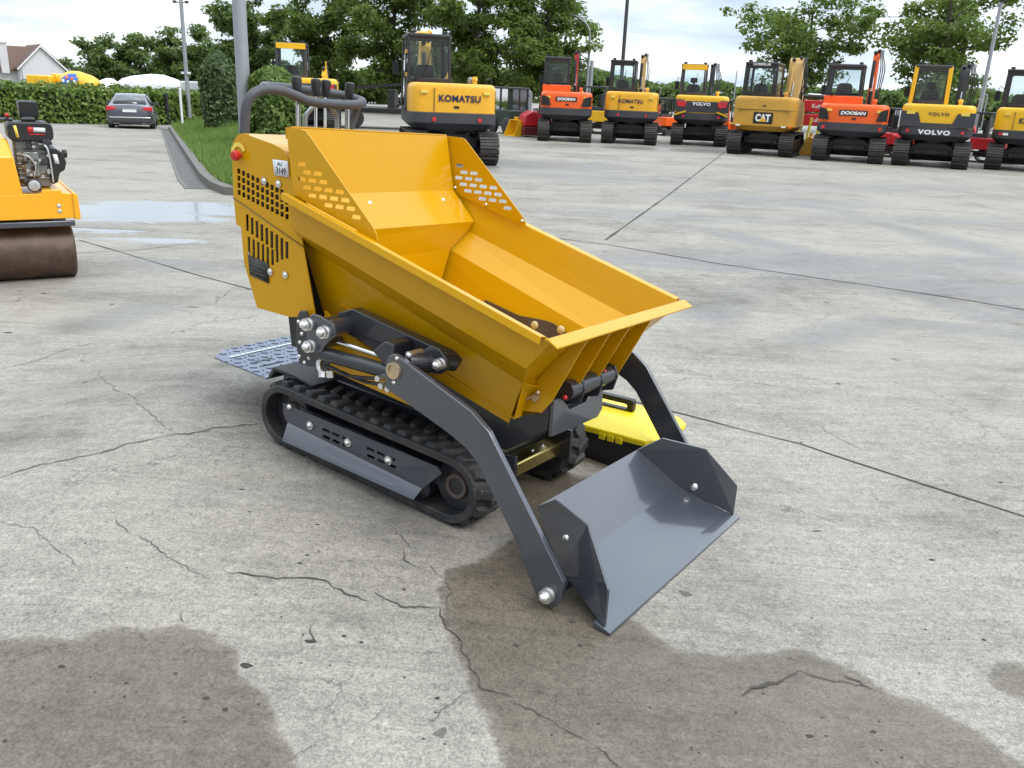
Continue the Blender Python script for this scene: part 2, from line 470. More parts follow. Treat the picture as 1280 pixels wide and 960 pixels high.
for pts, wd_, s in (([(905, 372), (985, 345), (1080, 335), (1170, 352), (1290, 395)], .22, .62), ([(880, 395), (960, 362), (1050, 350), (1130, 362), (1230, 395)], .22, .55),
                    ([(640, 262), (760, 268), (900, 290), (1010, 318), (1100, 360)], .25, .5), ([(700, 330), (800, 322), (930, 335), (1060, 372)], .2, .45),
                    ([(900, 240), (1040, 262), (1180, 300), (1300, 330)], .3, .5), ([(100, 410), (200, 380), (290, 372)], .2, .4), ([(1000, 430), (1100, 400), (1280, 420)], .18, .4)):
    P = [(p.x, p.y) for p in pxl(pts)]; dd = np.full(GX.shape, 1e9)
    for (x0, y0), (x1, y1) in zip(P, P[1:]):
        e2 = (x1 - x0) ** 2 + (y1 - y0) ** 2; t = np.clip(((GX - x0) * (x1 - x0) + (GY - y0) * (y1 - y0)) / e2, 0, 1)
        dd = np.minimum(dd, np.hypot(GX - x0 - t * (x1 - x0), GY - y0 - t * (y1 - y0)))
    damp = np.maximum(damp, s * np.clip(1.4 - dd / wd_, 0, 1))
pool = np.zeros(GX.shape)
for x, y, ra, rb, s in blobs(POOL):
    d = np.hypot((GX - x) / ra, (GY - y) / rb); pool = np.maximum(pool, s * np.clip(1.3 - d, 0, 1))
ny, nx = GX.shape
me = bpy.data.meshes.new('concrete_yard')
me.vertices.add(nx * ny)
me.vertices.foreach_set('co', np.stack([GX, GY, GZ], -1).astype(np.float32).ravel())
idx = np.arange(nx * ny).reshape(ny, nx)
q = np.stack([idx[:-1, :-1], idx[:-1, 1:], idx[1:, 1:], idx[1:, :-1]], -1).reshape(-1, 4)
me.loops.add(q.size); me.loops.foreach_set('vertex_index', q.ravel().astype(np.int32))
me.polygons.add(len(q)); me.polygons.foreach_set('loop_start', np.arange(0, q.size, 4, dtype=np.int32)); me.polygons.foreach_set('loop_total', np.full(len(q), 4, np.int32))
me.update(calc_edges=True)
me.polygons.foreach_set('use_smooth', np.ones(len(q), bool))
for nm, arr in (('wet', wet), ('damp', damp), ('pool', pool)):
    at_ = me.attributes.new(nm, 'FLOAT', 'POINT'); at_.data.foreach_set('value', arr.astype(np.float32).ravel())
ground = bpy.data.objects.new('concrete_yard', me); col.objects.link(ground); tag(ground, kind='structure')

def concrete():
    m, nt, b = nodes('worn_concrete'); L = nt.links.new
    tc = nn(nt, 'ShaderNodeTexCoord').outputs['Object']
    def attr(n): return nn(nt, 'ShaderNodeAttribute', attribute_name=n).outputs['Fac']
    def stretched(rot, sx, sy):
        mp = nn(nt, 'ShaderNodeMapping', i_Rotation=(0, 0, R(rot)), i_Scale=(sx, sy, 1)); L(tc, mp.inputs[0]); return mp.outputs[0]
    big = noise_(nt, tc, .22, 4, .6); mid = noise_(nt, tc, 1.1, 6, .62, .4); fine = noise_(nt, tc, 9, 8, .7); grit = noise_(nt, tc, 70, 4, .7)
    s1 = noise_(nt, stretched(12, 1.1, 3.6), 1, 7, .68, .9); s2 = noise_(nt, stretched(-28, .8, 3.2), 1, 6, .65, 1.2)
    s3 = noise_(nt, stretched(3, .16, .75), 1, 7, .66, .7)
    t = math_(nt, 'MULTIPLY_ADD', mid, .50, math_(nt, 'MULTIPLY', fine, .34))
    t = math_(nt, 'MULTIPLY_ADD', s1, .20, t); t = math_(nt, 'MULTIPLY_ADD', s2, .16, t); t = math_(nt, 'MULTIPLY_ADD', s3, .44, t)
    t = math_(nt, 'MULTIPLY_ADD', big, .34, t)
    t = math_(nt, 'MULTIPLY_ADD', grit, .28, math_(nt, 'MULTIPLY_ADD', t, 1.0, -.19))
    c = ramp(nt, t, [(.64, (.070, .063, .051)), (.77, (.146, .134, .112)), (.89, (.232, .215, .184)), (1.0, (.290, .269, .231))]).outputs[0]
    gr2 = noise_(nt, tc, 130, 3, .75); gr3 = noise_(nt, tc, 38, 5, .8); st4 = noise_(nt, stretched(-20, 3, 22), 1, 5, .75, .6)
    gv = math_(nt, 'MULTIPLY_ADD', gr2, 2.1, math_(nt, 'MULTIPLY_ADD', gr3, 1.25, math_(nt, 'MULTIPLY', st4, .8)))
    gv = math_(nt, 'MULTIPLY_ADD', gv, 1.0, -1.06)
    hv = nn(nt, 'ShaderNodeHueSaturation'); L(c, hv.inputs['Color']); L(math_(nt, 'MINIMUM', math_(nt, 'MAXIMUM', gv, .45), 1.75), hv.inputs['Value']); c = hv.outputs[0]
    # warm rusty tint patches and pale scraped streaks
    wm = ramp(nt, noise_(nt, tc, .6, 3), [(.5, (0, 0, 0)), (.75, (1, 1, 1))]).outputs[0]
    c = mixc(nt, math_(nt, 'MULTIPLY', wm, .16), c, (.22, .175, .125))
    sc_ = ramp(nt, noise_(nt, stretched(-38, .8, 26), 1, 4, .7), [(.67, (0, 0, 0)), (.72, (1, 1, 1))]).outputs[0]
    c = mixc(nt, math_(nt, 'MULTIPLY', sc_, .35), c, (.33, .317, .29))
    # small dark aggregate chips and oil spots
    vo = nn(nt, 'ShaderNodeTexVoronoi', i_Scale=95); L(tc, vo.inputs['Vector'])
    chip = math_(nt, 'MULTIPLY', math_(nt, 'LESS_THAN', vo.outputs['Distance'], .22), math_(nt, 'GREATER_THAN', vo.outputs['Color'], .62))
    c = mixc(nt, math_(nt, 'MULTIPLY', chip, .35), c, (.11, .10, .09))
    vs = nn(nt, 'ShaderNodeTexVoronoi', i_Scale=3.1); 
    wv = nn(nt, 'ShaderNodeVectorMath', operation='ADD'); nz = nn(nt, 'ShaderNodeTexNoise', i_Scale=14); L(tc, nz.inputs['Vector'])
    sc3 = nn(nt, 'ShaderNodeVectorMath', operation='SCALE'); sc3.inputs['Scale'].default_value = .09; L(nz.outputs['Color'], sc3.inputs[0]); L(tc, wv.inputs[0]); L(sc3.outputs[0], wv.inputs[1]); L(wv.outputs[0], vs.inputs['Vector'])
    spot = math_(nt, 'MULTIPLY', math_(nt, 'LESS_THAN', vs.outputs['Distance'], .075), math_(nt, 'GREATER_THAN', vs.outputs['Color'], .55))
    c = mixc(nt, math_(nt, 'MULTIPLY', spot, .7), c, (.065, .06, .055))
    # hairline crazing
    vc = nn(nt, 'ShaderNodeTexVoronoi', feature='DISTANCE_TO_EDGE', i_Scale=.75)
    wv2 = nn(nt, 'ShaderNodeVectorMath', operation='ADD'); nz2 = nn(nt, 'ShaderNodeTexNoise', i_Scale=2.2, i_Detail=6, i_Roughness=.65); L(tc, nz2.inputs['Vector'])
    sc4 = nn(nt, 'ShaderNodeVectorMath', operation='SCALE'); sc4.inputs['Scale'].default_value = .8; L(nz2.outputs['Color'], sc4.inputs[0]); L(tc, wv2.inputs[0]); L(sc4.outputs[0], wv2.inputs[1]); L(wv2.outputs[0], vc.inputs['Vector'])
    hair = math_(nt, 'MULTIPLY', math_(nt, 'LESS_THAN', vc.outputs['Distance'], .0045), math_(nt, 'GREATER_THAN', mid, .53))
    c = mixc(nt, math_(nt, 'MULTIPLY', hair, .55), c, (.09, .085, .075))
    # damp film far out, sharp wet stains near, standing water
    edge = math_(nt, 'ADD', attr('wet'), math_(nt, 'MULTIPLY_ADD', noise_(nt, tc, 5, 7, .7), .9, -.45))
    wetm = ramp(nt, edge, [(.40, (0, 0, 0)), (.52, (.8, .8, .8)), (.75, (1, 1, 1))]).outputs[0]
    dmp = math_(nt, 'ADD', attr('damp'), math_(nt, 'MULTIPLY_ADD', s3, 2.0, -.85))
    dmpm = ramp(nt, math_(nt, 'MULTIPLY', dmp, math_(nt, 'GREATER_THAN', attr('damp'), .001)), [(.25, (0, 0, 0)), (.75, (1, 1, 1))]).outputs[0]
    pl = math_(nt, 'ADD', attr('pool'), math_(nt, 'MULTIPLY_ADD', s1, 1.7, -.95))
    plm = ramp(nt, math_(nt, 'MULTIPLY', pl, math_(nt, 'GREATER_THAN', attr('pool'), .001)), [(.38, (0, 0, 0)), (.55, (1, 1, 1))]).outputs[0]
    rim = ramp(nt, edge, [(.36, (0, 0, 0)), (.44, (1, 1, 1)), (.48, (0, 0, 0))]).outputs[0]
    c = mixc(nt, math_(nt, 'MULTIPLY', rim, .25), c, (.29, .275, .245))
    c = mixc(nt, math_(nt, 'MULTIPLY', wetm, .93), c, mixc(nt, .92, c, (.40, .352, .288), 'MULTIPLY'))
    c = mixc(nt, math_(nt, 'MULTIPLY', dmpm, .8), c, mixc(nt, .6, c, (.052, .053, .058)))
    c = mixc(nt, math_(nt, 'MULTIPLY', plm, .85), c, (.27, .28, .29))  # pale grey base puts the sky's reflection into the puddle colour
    L(c, b.inputs['Base Color'])
    ro = math_(nt, 'MULTIPLY_ADD', fine, -.15, .88)
    ro = math_(nt, 'MULTIPLY_ADD', wetm, -.3, ro)
    ro = math_(nt, 'MULTIPLY_ADD', dmpm, -.42, ro)
    ro = math_(nt, 'MULTIPLY_ADD', plm, -.72, ro, clamp=True)
    L(ro, b.inputs['Roughness'])
    L(math_(nt, 'MULTIPLY_ADD', plm, .6, .4), b.inputs['Specular IOR Level'])
    h = math_(nt, 'MULTIPLY_ADD', grit, .5, math_(nt, 'MULTIPLY', fine, .8))
    h = math_(nt, 'MULTIPLY_ADD', hair, -.8, h)
    h = math_(nt, 'MULTIPLY', h, math_(nt, 'SUBTRACT', 1, plm))
    bp = nn(nt, 'ShaderNodeBump', i_Strength=.45, i_Distance=.006); L(h, bp.inputs['Height']); L(bp.outputs[0], b.inputs['Normal'])
    return m
me.materials.append(concrete())

# cracks and slab joints: thin irregular grooves filled with dirt, laid 4 mm above the sheet
crackm = paint('crack_dirt', (.05, .045, .038), .9, dirt=.5)
def crack(pts, w, jit, name, wv=.5):
    P = pxl(pts); path = []
    r_ = random.Random(int(pts[0][0] * 7 + pts[0][1]))
    for a, b in zip(P, P[1:]):
        n = max(2, int((b - a).length / (.012 if jit else .25)))
        for i in range(n): path.append(a.lerp(b, i / n))
    path.append(P[-1]); vs = []; ph = r_.random() * 50
    for i, p in enumerate(path):
        t = (path[min(i + 1, len(path) - 1)] - path[max(i - 1, 0)]).normalized(); s = Vector((-t.y, t.x, 0))
        o = s * (jit * (.8 * noise.noise((p.x * 6 + ph, p.y * 6, 0)) + .5 * noise.noise((p.x * 21, p.y * 21 + ph, 1)) + .3 * noise.noise((p.x * 60, p.y * 60 + ph, 2))))
        ww = w * (1 + wv * 2 * noise.noise((p.x * 14, p.y * 14, ph))) * (min(1, i / 8 + .3) * min(1, (len(path) - 1 - i) / 8 + .3) if jit else 1)
        for sg in (-1, 1):
            q_ = p + o + s * (sg * max(ww, .0006) / 2); vs.append((q_.x, q_.y, gz(q_.x, q_.y) + .003))
    o = MB().add(vs, [(2 * i, 2 * i + 1, 2 * i + 3, 2 * i + 2) for i in range(len(path) - 1)]).build(name, crackm, smooth=False)
    return tag(o, kind='structure')
crack([(690, 474), (735, 487), (870, 522), (1000, 555), (1130, 598), (1290, 649), (1900, 838)], .011, 0, 'slab_joint', .5)
crack([(98, 300), (150, 315), (250, 345), (330, 366)], .014, 0, 'slab_joint')
crack([(560, 283), (640, 291), (760, 306), (900, 330), (1080, 356), (1200, 374), (1290, 389), (2100, 516)], .02, 0, 'slab_joint')
crack([(757, 300), (830, 248), (906, 190)], .03, 0, 'slab_joint')
crack([(98, 316), (170, 313), (250, 303)], .012, 0, 'slab_joint')
for pts, w in ((z1([(0, 290), (60, 272), (200, 240), (290, 215), (390, 195), (500, 178), (610, 166)]), .007),
               (z1([(265, 378), (300, 415), (350, 450), (400, 480), (440, 508), (480, 525)]), .0035),
               (z1([(505, 505), (560, 514), (620, 522), (690, 524), (745, 530), (790, 556), (850, 577)]), .006),
               (z1([(865, 555), (900, 568), (940, 585), (1015, 592)]), .006), (z1([(1015, 592), (1030, 640), (1060, 665), (1072, 700), (1105, 750), (1115, 780), (1180, 805)]), .006),
               (z2([(0, 790), (60, 815), (120, 860), (200, 905), (280, 965)]), .005),
               (z1([(915, 405), (935, 435), (955, 455)]), .004), (z1([(930, 450), (945, 480), (985, 508)]), .004),
               (z1([(985, 488), (1030, 525), (1042, 555), (1020, 588)]), .003), (z1([(1105, 778), (1065, 795), (1030, 815), (1000, 850), (985, 868)]), .003),
               (z2([(578, 782), (600, 764), (640, 752), (690, 740), (715, 718)]), .012), (z2([(715, 718), (760, 738), (810, 748), (870, 755), (910, 770)]), .006),
               (z1([(730, 628), (722, 650), (735, 672), (705, 668)]), .005), (z1([(880, 825), (866, 845), (852, 866)]), .005),
               (z1([(725, 905), (690, 930), (660, 955)]), .003), (z1([(80, 410), (100, 440), (135, 470), (180, 505)]), .002), (z1([(0, 395), (50, 405), (90, 412), (140, 395)]), .0025),
               (z1([(428, 598), (425, 625)]), .008), (z1([(225, 45), (260, 85), (310, 110), (350, 145), (400, 185)]), .003),
               ([(268, 380), (282, 368), (288, 362)], .005), ([(0, 462), (40, 452), (75, 440), (118, 428)], .005),
               ([(1020, 530), (1060, 555), (1075, 562)], .003), ([(895, 470), (950, 480), (1010, 492)], .003), ([(1180, 545), (1230, 562), (1280, 578)], .002),
               (z2([(830, 730), (870, 745), (900, 762)]), .014), (z2([(480, 700), (540, 730)]), .002)):
    crack(pts, w * .75, .026, 'crack')
# chips, scraps and dried mud lumps lying on the slab
def scrap(px, py, rx, ry, name='mud_clod'):
    p = at(px, py); r_ = random.Random(int(px * 3 + py)); n = 11
    pts = [(rx * math.cos(2 * math.pi * k / n) * r_.uniform(.6, 1.1), ry * math.sin(2 * math.pi * k / n) * r_.uniform(.6, 1.1)) for k in range(n)]
    h = min(rx, ry) * .35
    vs = [(p.x + x, p.y + y, gz(p.x + x, p.y + y) + .001) for x, y in pts] + [(p.x + x * .55, p.y + y * .55, p.z + h) for x, y in pts] + [(p.x, p.y, p.z + h * 1.2)]
    fs = [(k, (k + 1) % n, n + (k + 1) % n, n + k) for k in range(n)] + [(n + k, n + (k + 1) % n, 2 * n) for k in range(n)]
    return MB().add(vs, fs)
mud = MB()
r_ = random.Random(3)
for px, py, rx, ry in ((307, 832, .02, .012), (388, 802, .018, .01), (77, 833, .012, .007), (257, 873, .012, .007), (282, 887, .01, .007), (547, 873, .008, .007), (430, 795, .008, .006), (452, 803, .008, .006), (1165, 700, .016, .007), (1251, 603, .014, .008), (302, 612, .012, .006), (312, 640, .008, .005), (397, 656, .012, .005), (375, 704, .009, .006), (384, 694, .008, .006), (715, 778, .012, .006), (645, 807, .01, .008), (505, 737, .008, .007), (725, 807, .008, .008), (1092, 915, .012, .006), (1012, 920, .013, .008), (242, 384, .05, .01), (228, 414, .02, .008), (10, 416, .03, .012), (55, 367, .03, .01), (1002, 553, .012, .007), (1048, 480, .02, .01), (1022, 664, .02, .006), (1230, 800, .01, .006)):
    k = scrap(px, py, rx, ry); mud.add(k.v, k.f)
for _ in range(170):
    px, py = r_.uniform(0, 1280), r_.uniform(400, 958)
    k = scrap(px, py, r_.uniform(.002, .006), r_.uniform(.002, .005)); mud.add(k.v, k.f)
tag(mud.build('dirt_crumbs', paint('dark_mud', (.045, .04, .035), .9), smooth=False), 'dark crumbs of mud and grit scattered over the concrete', 'dirt', kind='stuff')

# grass island with its gutter and kerb
GI = [(215, 161), (236, 190), (262, 225), (275, 236), (292, 243), (330, 244), (362, 225), (372, 190), (372, 166), (372, 156), (300, 152), (240, 151)]
gi = [at(*p) for p in GI]
def strip(name, pts, off0, off1, z0, z1_, mat):
    """a kerb or gutter that follows pts, between two side offsets"""
    P = [Vector(p) for p in pts]; vs = []
    for i, p in enumerate(P):
        t = (P[min(i + 1, len(P) - 1)] - P[max(i - 1, 0)]); t.z = 0; t.normalize(); s = Vector((t.y, -t.x, 0))
        for o, z in ((off0, z0), (off0, z1_), (off1, z1_), (off1, z0)):
            q_ = p + s * o; vs.append((q_.x, q_.y, gz(q_.x, q_.y) + z))
    fs = [(4 * i + k, 4 * i + (k + 1) % 4, 4 * i + 4 + (k + 1) % 4, 4 * i + 4 + k) for i in range(len(P) - 1) for k in range(4)] + [(3, 2, 1, 0), tuple(len(vs) - 4 + k for k in range(4))]
    return tag(MB().add(vs, fs).build(name, mat, smooth=False), kind='structure')
kerbm = paint('kerb_concrete', (.15, .142, .125), .85, dirt=.6, dirtc=(.10, .09, .08), bump=.3, scale=9)
gutm = paint('gutter_concrete', (.075, .068, .058), .6, dirt=.7, dirtc=(.05, .045, .04), bump=.3, scale=4)
def densify(P, n=8):
    out = []
    for a, b in zip(P, P[1:]):
        out += [a.lerp(b, i / n) for i in range(n)]
    return out + [P[-1]]
kp = densify(gi[:6])
strip('kerb', kp, 0, .14, -.05, .11, kerbm)
strip('gutter', densify(gi[:4]), .14, .42, -.05, .006, gutm)
strip('gutter_rail', densify(gi[:4]), .425, .48, -.05, .014, kerbm)
soil = paint('grass_soil', (.045, .06, .02), .95, dirt=.6, dirtc=(.06, .045, .03))
gb = [(p.x, p.y, gz(p.x, p.y) + .09) for p in gi]
cx_ = sum(p[0] for p in gb) / len(gb); cy_ = sum(p[1] for p in gb) / len(gb)
m_ = MB()
N = 14; ring = []
for k in range(N + 1):
    f_ = k / N
    for p in gb:
        x, y = cx_ + (p[0] - cx_) * f_, cy_ + (p[1] - cy_) * f_; ring.append((x, y, gz(x, y) + .09))
n_ = len(gb)
m_.add(ring, [(k * n_ + i, k * n_ + (i + 1) % n_, (k + 1) * n_ + (i + 1) % n_, (k + 1) * n_ + i) for k in range(N) for i in range(n_)])
tag(m_.build('grass_bank', soil, fix=False), kind='structure')
g_ = MB(); r_ = random.Random(5)
tri_area = [abs((gb[i][0] - cx_) * (gb[(i + 1) % n_][1] - cy_) - (gb[(i + 1) % n_][0] - cx_) * (gb[i][1] - cy_)) / 2 for i in range(n_)]
for i in range(n_):
    a, b_ = gb[i], gb[(i + 1) % n_]
    for _ in range(int(34000 * tri_area[i] / sum(tri_area))):
        s_, t_ = r_.random(), r_.random()
        if s_ + t_ > 1: s_, t_ = 1 - s_, 1 - t_
        x = cx_ + (a[0] - cx_) * s_ + (b_[0] - cx_) * t_; y = cy_ + (a[1] - cy_) * s_ + (b_[1] - cy_) * t_
        h = r_.uniform(.08, .2) * (.6 + .8 * abs(noise.noise((x * .8, y * .8, 0))) * 2); w = r_.uniform(.010, .022); an = r_.uniform(0, 6.28); le = r_.uniform(0, .1); la = r_.uniform(0, 6.28)
        z = gz(x, y) + .08; dx, dy = math.cos(an) * w, math.sin(an) * w
        g_.add([(x - dx, y - dy, z), (x + dx, y + dy, z), (x + math.cos(la) * le, y + math.sin(la) * le, z + h)], [(0, 1, 2)])
tag(g_.build('grass', grassm, fix=False, smooth=False), 'short rough grass covering the kerbed island', 'grass', kind='stuff')
# ------------------------------------------------------------------ tracked loader dumper (foreground)
# local axes: x forward, y to its far side, z up
TH, RHO = R(-33.74), R(-2.828)
D = thing('tracked_dumper', 'yellow tracked mini dumper with grey self-loading shovel standing in the foreground', 'dumper', (-.588, 3.480, 0), TH, None, RHO)
paintb = paint('painted_bolt', (.55, .42, .20), .4)
def rim(x): return 1.143 - .2805 * x
# --- skip shell
s = MB()
fxs = {0: (1.13, .470, 0), 1: (1.022, .437, .713), 2: (.955, .345, .632), 3: (.905, .300, .487)}
def sec(side):
    y = [.470, .435, .338, .300]
    rear = [(.005, y[0] * side, rim(.005)), (-.02, y[1] * side, rim(-.02) - .128), (-.066, y[2] * side, rim(-.066) - .205), (-.012, .285 * side, rim(-.012) - .45)]
    front = [(1.13, .47 * side, .826), (1.022, y[1] * side, .713), (.955, y[2] * side, .632), (.875, .285 * side, .462)]
    return rear, front
for sd in (-1, 1):
    s.quad((.955, sd * .345, .632), (.968, sd * .25, .605), (.862, sd * .25, .472), (.875, sd * .285, .462))
    a, f = sec(sd)
    for i in range(3): s.quad(a[i], f[i], f[i + 1], a[i + 1])
(an, fn), (af, ff) = sec(-1), sec(1)
s.quad((.10, -.31, rim(.1) - .372), (.905, -.30, .487), (.905, .30, .487), (.10, .31, rim(.1) - .372))   # floor
s.quad(fn[0], fn[1], fn[2], (.905, -.30, .487), (.905, .30, .487), ff[2], ff[1], ff[0])       # pouring front
# hopper back: leaning top sheet, sloping step, then down to the floor
w = .435
s.quad((-.02, -w, 1.368), (-.02, w, 1.368), (.03, w, 1.143), (.03, -w, 1.143))
w2 = .443
s.quad((.03, -w, 1.143), (.03, w, 1.143), (.145, w2, 1.022), (.145, -w2, 1.022))
bk = [(.145, .443, 1.022), (.132, .420, rim(.132) - .124), (.118, .318, rim(.118) - .203), (.10, .276, rim(.1) - .372)]
s.quad(*[(x, -y, z) for x, y, z in bk], *bk[::-1])
s.quad((-.02, -w, 1.372), (-.02, w, 1.372), (-.052, w, 1.366), (-.052, -w, 1.366))
s.quad((-.052, -w, 1.366), (-.052, w, 1.366), (-.05, w, 1.33), (-.05, -w, 1.33))
skip = s.build('skip', yellow, D, solid=.005, fix=2, bevel=.002, smooth=False, blim=12)
# folded rim flanges
fl = MB()
for sd in (-1, 1):
    p0 = Vector((-.005, .468 * sd, rim(-.005) + .002)); p1 = Vector((1.105, .468 * sd, rim(1.105) + .002))
    o1 = Vector((0, .030 * sd, .004)); o2 = Vector((0, .034 * sd, -.022))
    fl.extrude([p0, p0 + o1, p0 + o2, p0 + o2 + Vector((0, -.004 * sd, 0)), p0 + o1 + Vector((0, -.004 * sd, -.004)), p0 + Vector((0, 0, -.004))], p1 - p0)
lp = [(1.118, .832), (1.128, .836), (1.165, .815), (1.163, .809), (1.128, .829), (1.118, .826)]
fl.prism(lp, 'y', -.495, .495)
fl.build('rim_flange', yellow, skip, bevel=.002)
# side guards with real slots
def slots(x0, z0, nx_, nz, dx, dz, w, h, sh):
    out = []
    for j in range(nz):
        for i in range(nx_):
            cx, cz = x0 + i * dx + (sh if j % 2 else 0), z0 - j * dz
            out.append(rrect(cx - w / 2, cx + w / 2, cz - h / 2, cz + h / 2, h * .3, 2))
    return out
gout = [(-.03, 1.369), (.045, 1.367), (.068, 1.362), (.085, 1.348), (.385, 1.075), (.405, 1.052), (.41, 1.028), (.005, 1.141)]
def ingd(h):
    c = (sum(p[0] for p in h) / len(h), sum(p[1] for p in h) / len(h))
    return c[1] > rim(c[0]) + .028 and c[0] > .03 and c[0] < .385 - (c[1] - 1.075) * 1.1 - .045 and c[1] < 1.262 - .05 * c[0] * 5
gh = [h for h in slots(.046, 1.250, 9, 8, .053, .0255, .041, .0142, .0265) if ingd(h)]
gh = [[(x, z - .0) for x, z in h] for h in gh]
for sd in (-1, 1):
    g = MB().panel(gout, gh, lambda p, sd=sd: (p[0], .452 * sd, p[1]), (0, -.004 * sd, 0))
    gp = g.build('guard_plate', yellow, skip, smooth=False)
    bl = MB()
    for x, z in ((.03, 1.155), (.39, 1.052), (.2, 1.10)): bl.dome((x, .447 * sd, z), (0, -sd, 0), .008, 8)
    pieces(bl, 'bolt', steel, gp)
# stiffening fins under the lip; the two outer ones run down to the hinge cheeks
wall = [(1.10, .795), (1.015, .70), (.95, .62), (.905, .49)]
for y, tip in ((-.255, 1), (-.10, 0), (.04, 0), (.19, 1)):
    pts = [(1.142, .817)] + ([(1.020, .565), (.985, .517), (.85, .477), (.77, .487), (.80, .55)] if tip else [(1.035, .60), (.97, .545)]) + wall[::-1]
    y_ = y if y != .19 else .205
    MB().prism(pts, 'y', y_ - .004, y_ + .004).build('fin', yellow, skip, bevel=.0015)
bl = MB()
for y in (-.255, .205):
    sg = -1 if y < 0 else 1
    bl.cyl((.965, y, .568), (.965, y + .022 * sg, .568), .012, n=10).cyl((.90, y + .012 * sg, .535), (.97, y + .012 * sg, .585), .006, n=8).cyl((.90, y, .535), (.90, y + .02 * sg, .535), .009, n=8).sphere((.975, y + .02 * sg, .59), .009, 8)
pieces(bl, 'hinge_pin', brass, skip)
def wy(dz): return .338 - (-dz - .205) / .245 * .053 - .0055
for q_ in (1, -1):
    wp = [(.33, -.326), (.50, -.315), (.62, -.281), (.66, -.275), (.74, -.285), (.80, -.374), (.30, -.374)]
    fp = MB().extrude([(x, q_ * wy(d_), rim(x) + d_) for x, d_ in wp], (0, -.005 * q_, 0)).build('pivot_plate', floorb, skip, smooth=False)
    for x, d_ in ((.58, -.318), (.70, -.283)):
        MB().dome((x, q_ * (wy(d_) - .004), rim(x) + d_), (0, -q_, .1), .018, 12, .55).build('bolt', paintb, fp)
bl = MB()
bl.dome((.06, -.12, 1.108), (.7, 0, .7), .012, 10).dome((.06, .33, 1.108), (.7, 0, .7), .012, 10)
pieces(bl, 'bolt', steel, skip)

# --- engine cover
bo = [(-.372, .992), (-.385, 1.10), (-.388, 1.26), (-.378, 1.300), (-.355, 1.326), (-.325, 1.334), (-.165, 1.307), (-.125, 1.297), (-.098, 1.284), (-.078, 1.258), (-.03, 1.05), (.0, .952), (.066, .70), (-.072, .678), (-.258, .682), (-.33, .845), (-.345, .985)]
def grille(rows, cols, x0, z0, dx, dz, w, h, slope):
    return [rect(x0 + i * dx, z0 - j * dz + slope * i * dx, w, h) for j in range(rows) for i in range(cols)]
upg = [rect(-.352 + i * .0265, 1.194 - .0265 * j - (.56 - .30) * .0265 * i * .9, .0185, .019) for i in range(11) for j in range(4) if not (i == 10 and j == 0)]
log = [rect(-.308 + i * .0275, 1.005 - .0095 * i, .0165, .064) for i in range(9)]
log += [rect(-.300 + i * .0265, .912 - .006 * i + (.0 if i < 5 else .010 * (i - 4)), .015, .08 if i < 5 else max(.012, .08 - .02 * (i - 4))) for i in range(8)]
cov = MB()
cov.panel(bo, upg + log, lambda p: (p[0], -.400, p[1]), (0, .004, 0))
cov.panel(bo, [], lambda p: (p[0], .385, p[1]), (0, -.004, 0))
for a, b_ in zip(bo[:11], bo[1:11]):
    cov.quad((a[0], -.397, a[1]), (b_[0], -.397, b_[1]), (b_[0], .382, b_[1]), (a[0], .382, a[1]))
cover = cov.build('engine_cover', yellow, D, ang=30, fix=False)
MB().prism([(-.36, 1.02), (-.36, 1.25), (-.12, 1.24), (-.10, 1.02), (-.09, .95), (-.03, .69), (.02, .56), (-.08, .56), (-.10, .685), (-.24, .69), (-.31, .86)], 'y', -.385, .37).build('engine_block', black, D)  # black filler standing in for shade inside the cover and along the skip gap
MB().quad((-.386, -.4035, 1.094), (.005, -.4035, .954), (.005, -.4035, .951), (-.386, -.4035, 1.091)).build('panel_seam', dgrey, cover, solid=.001)
bl = MB()
for x, z in ((-.205, 1.170), (-.127, 1.167), (-.176, .836), (-.093, .836)): bl.dome((x, -.404, z), (0, -1, 0), .0095, 10).lathe([(0, .014), (.002, .014)], (x, -.4035, z), (0, -1, 0), 12)
pieces(bl, 'bolt', steel, cover)
kb = MB().lathe([(0, .010), (.012, .010), (.013, .019), (.026, .020), (.032, .015), (.034, .004)], (-.338, -.404, 1.252), (0, -1, 0), 16).build('stop_button', red, cover)
MB().prism([(-.347 + .042 * math.cos(a) * (1 if k < 9 else .62), 1.258 + .042 * math.sin(a) * (1 if k < 9 else .62)) for k, a in enumerate([R(20 + 20 * i) for i in range(9)] + [R(180 - 20 * i) for i in range(9)])], 'y', -.4045, -.4035).build('button_decal', ltyel, cover, smooth=False)
st = MB().quad((-.157, -.4045, 1.252), (-.077, -.4045, 1.252), (-.069, -.4045, 1.195), (-.147, -.4045, 1.197)).build('stock_label', sticker, cover, solid=.001)
text_obj('lettering', 'AU', ink, st, .026, .014, (-.118, -.4065, 1.239), (R(90), 0, 0), .01, .0005)
text_obj('lettering', '3149', ink, st, .052, .024, (-.111, -.4065, 1.214), (R(90), R(3), 0), 0, .0005)
dp = MB().quad((-.302, -.4045, .884), (-.186, -.4045, .866), (-.184, -.4045, .790), (-.293, -.4045, .806)).build('warning_plate', black, cover, solid=.001)
tx = MB()
for j in range(5): tx.quad((-.288, -.4056, .868 - j * .014), (-.288 + .07 + .015 * (j % 2), -.4056, .857 - j * .014), (-.288 + .07 + .015 * (j % 2), -.4056, .854 - j * .014), (-.288, -.4056, .865 - j * .014))
tx.build('print_lines', paint('faint_print', (.10, .10, .10), .5), dp, smooth=False, fix=False)
MB().lathe([(0, .036), (.012, .036), (.02, .03), (.024, .02)], (-.12, -.285, 1.292), (.17, 0, 1), 16).build('fuel_cap', teal, cover)
MB().quad((-.35, -.2, 1.3355), (-.22, -.2, 1.32), (-.22, .2, 1.32), (-.35, .2, 1.3355)).build('panel_seam', dgrey, cover, solid=.001)
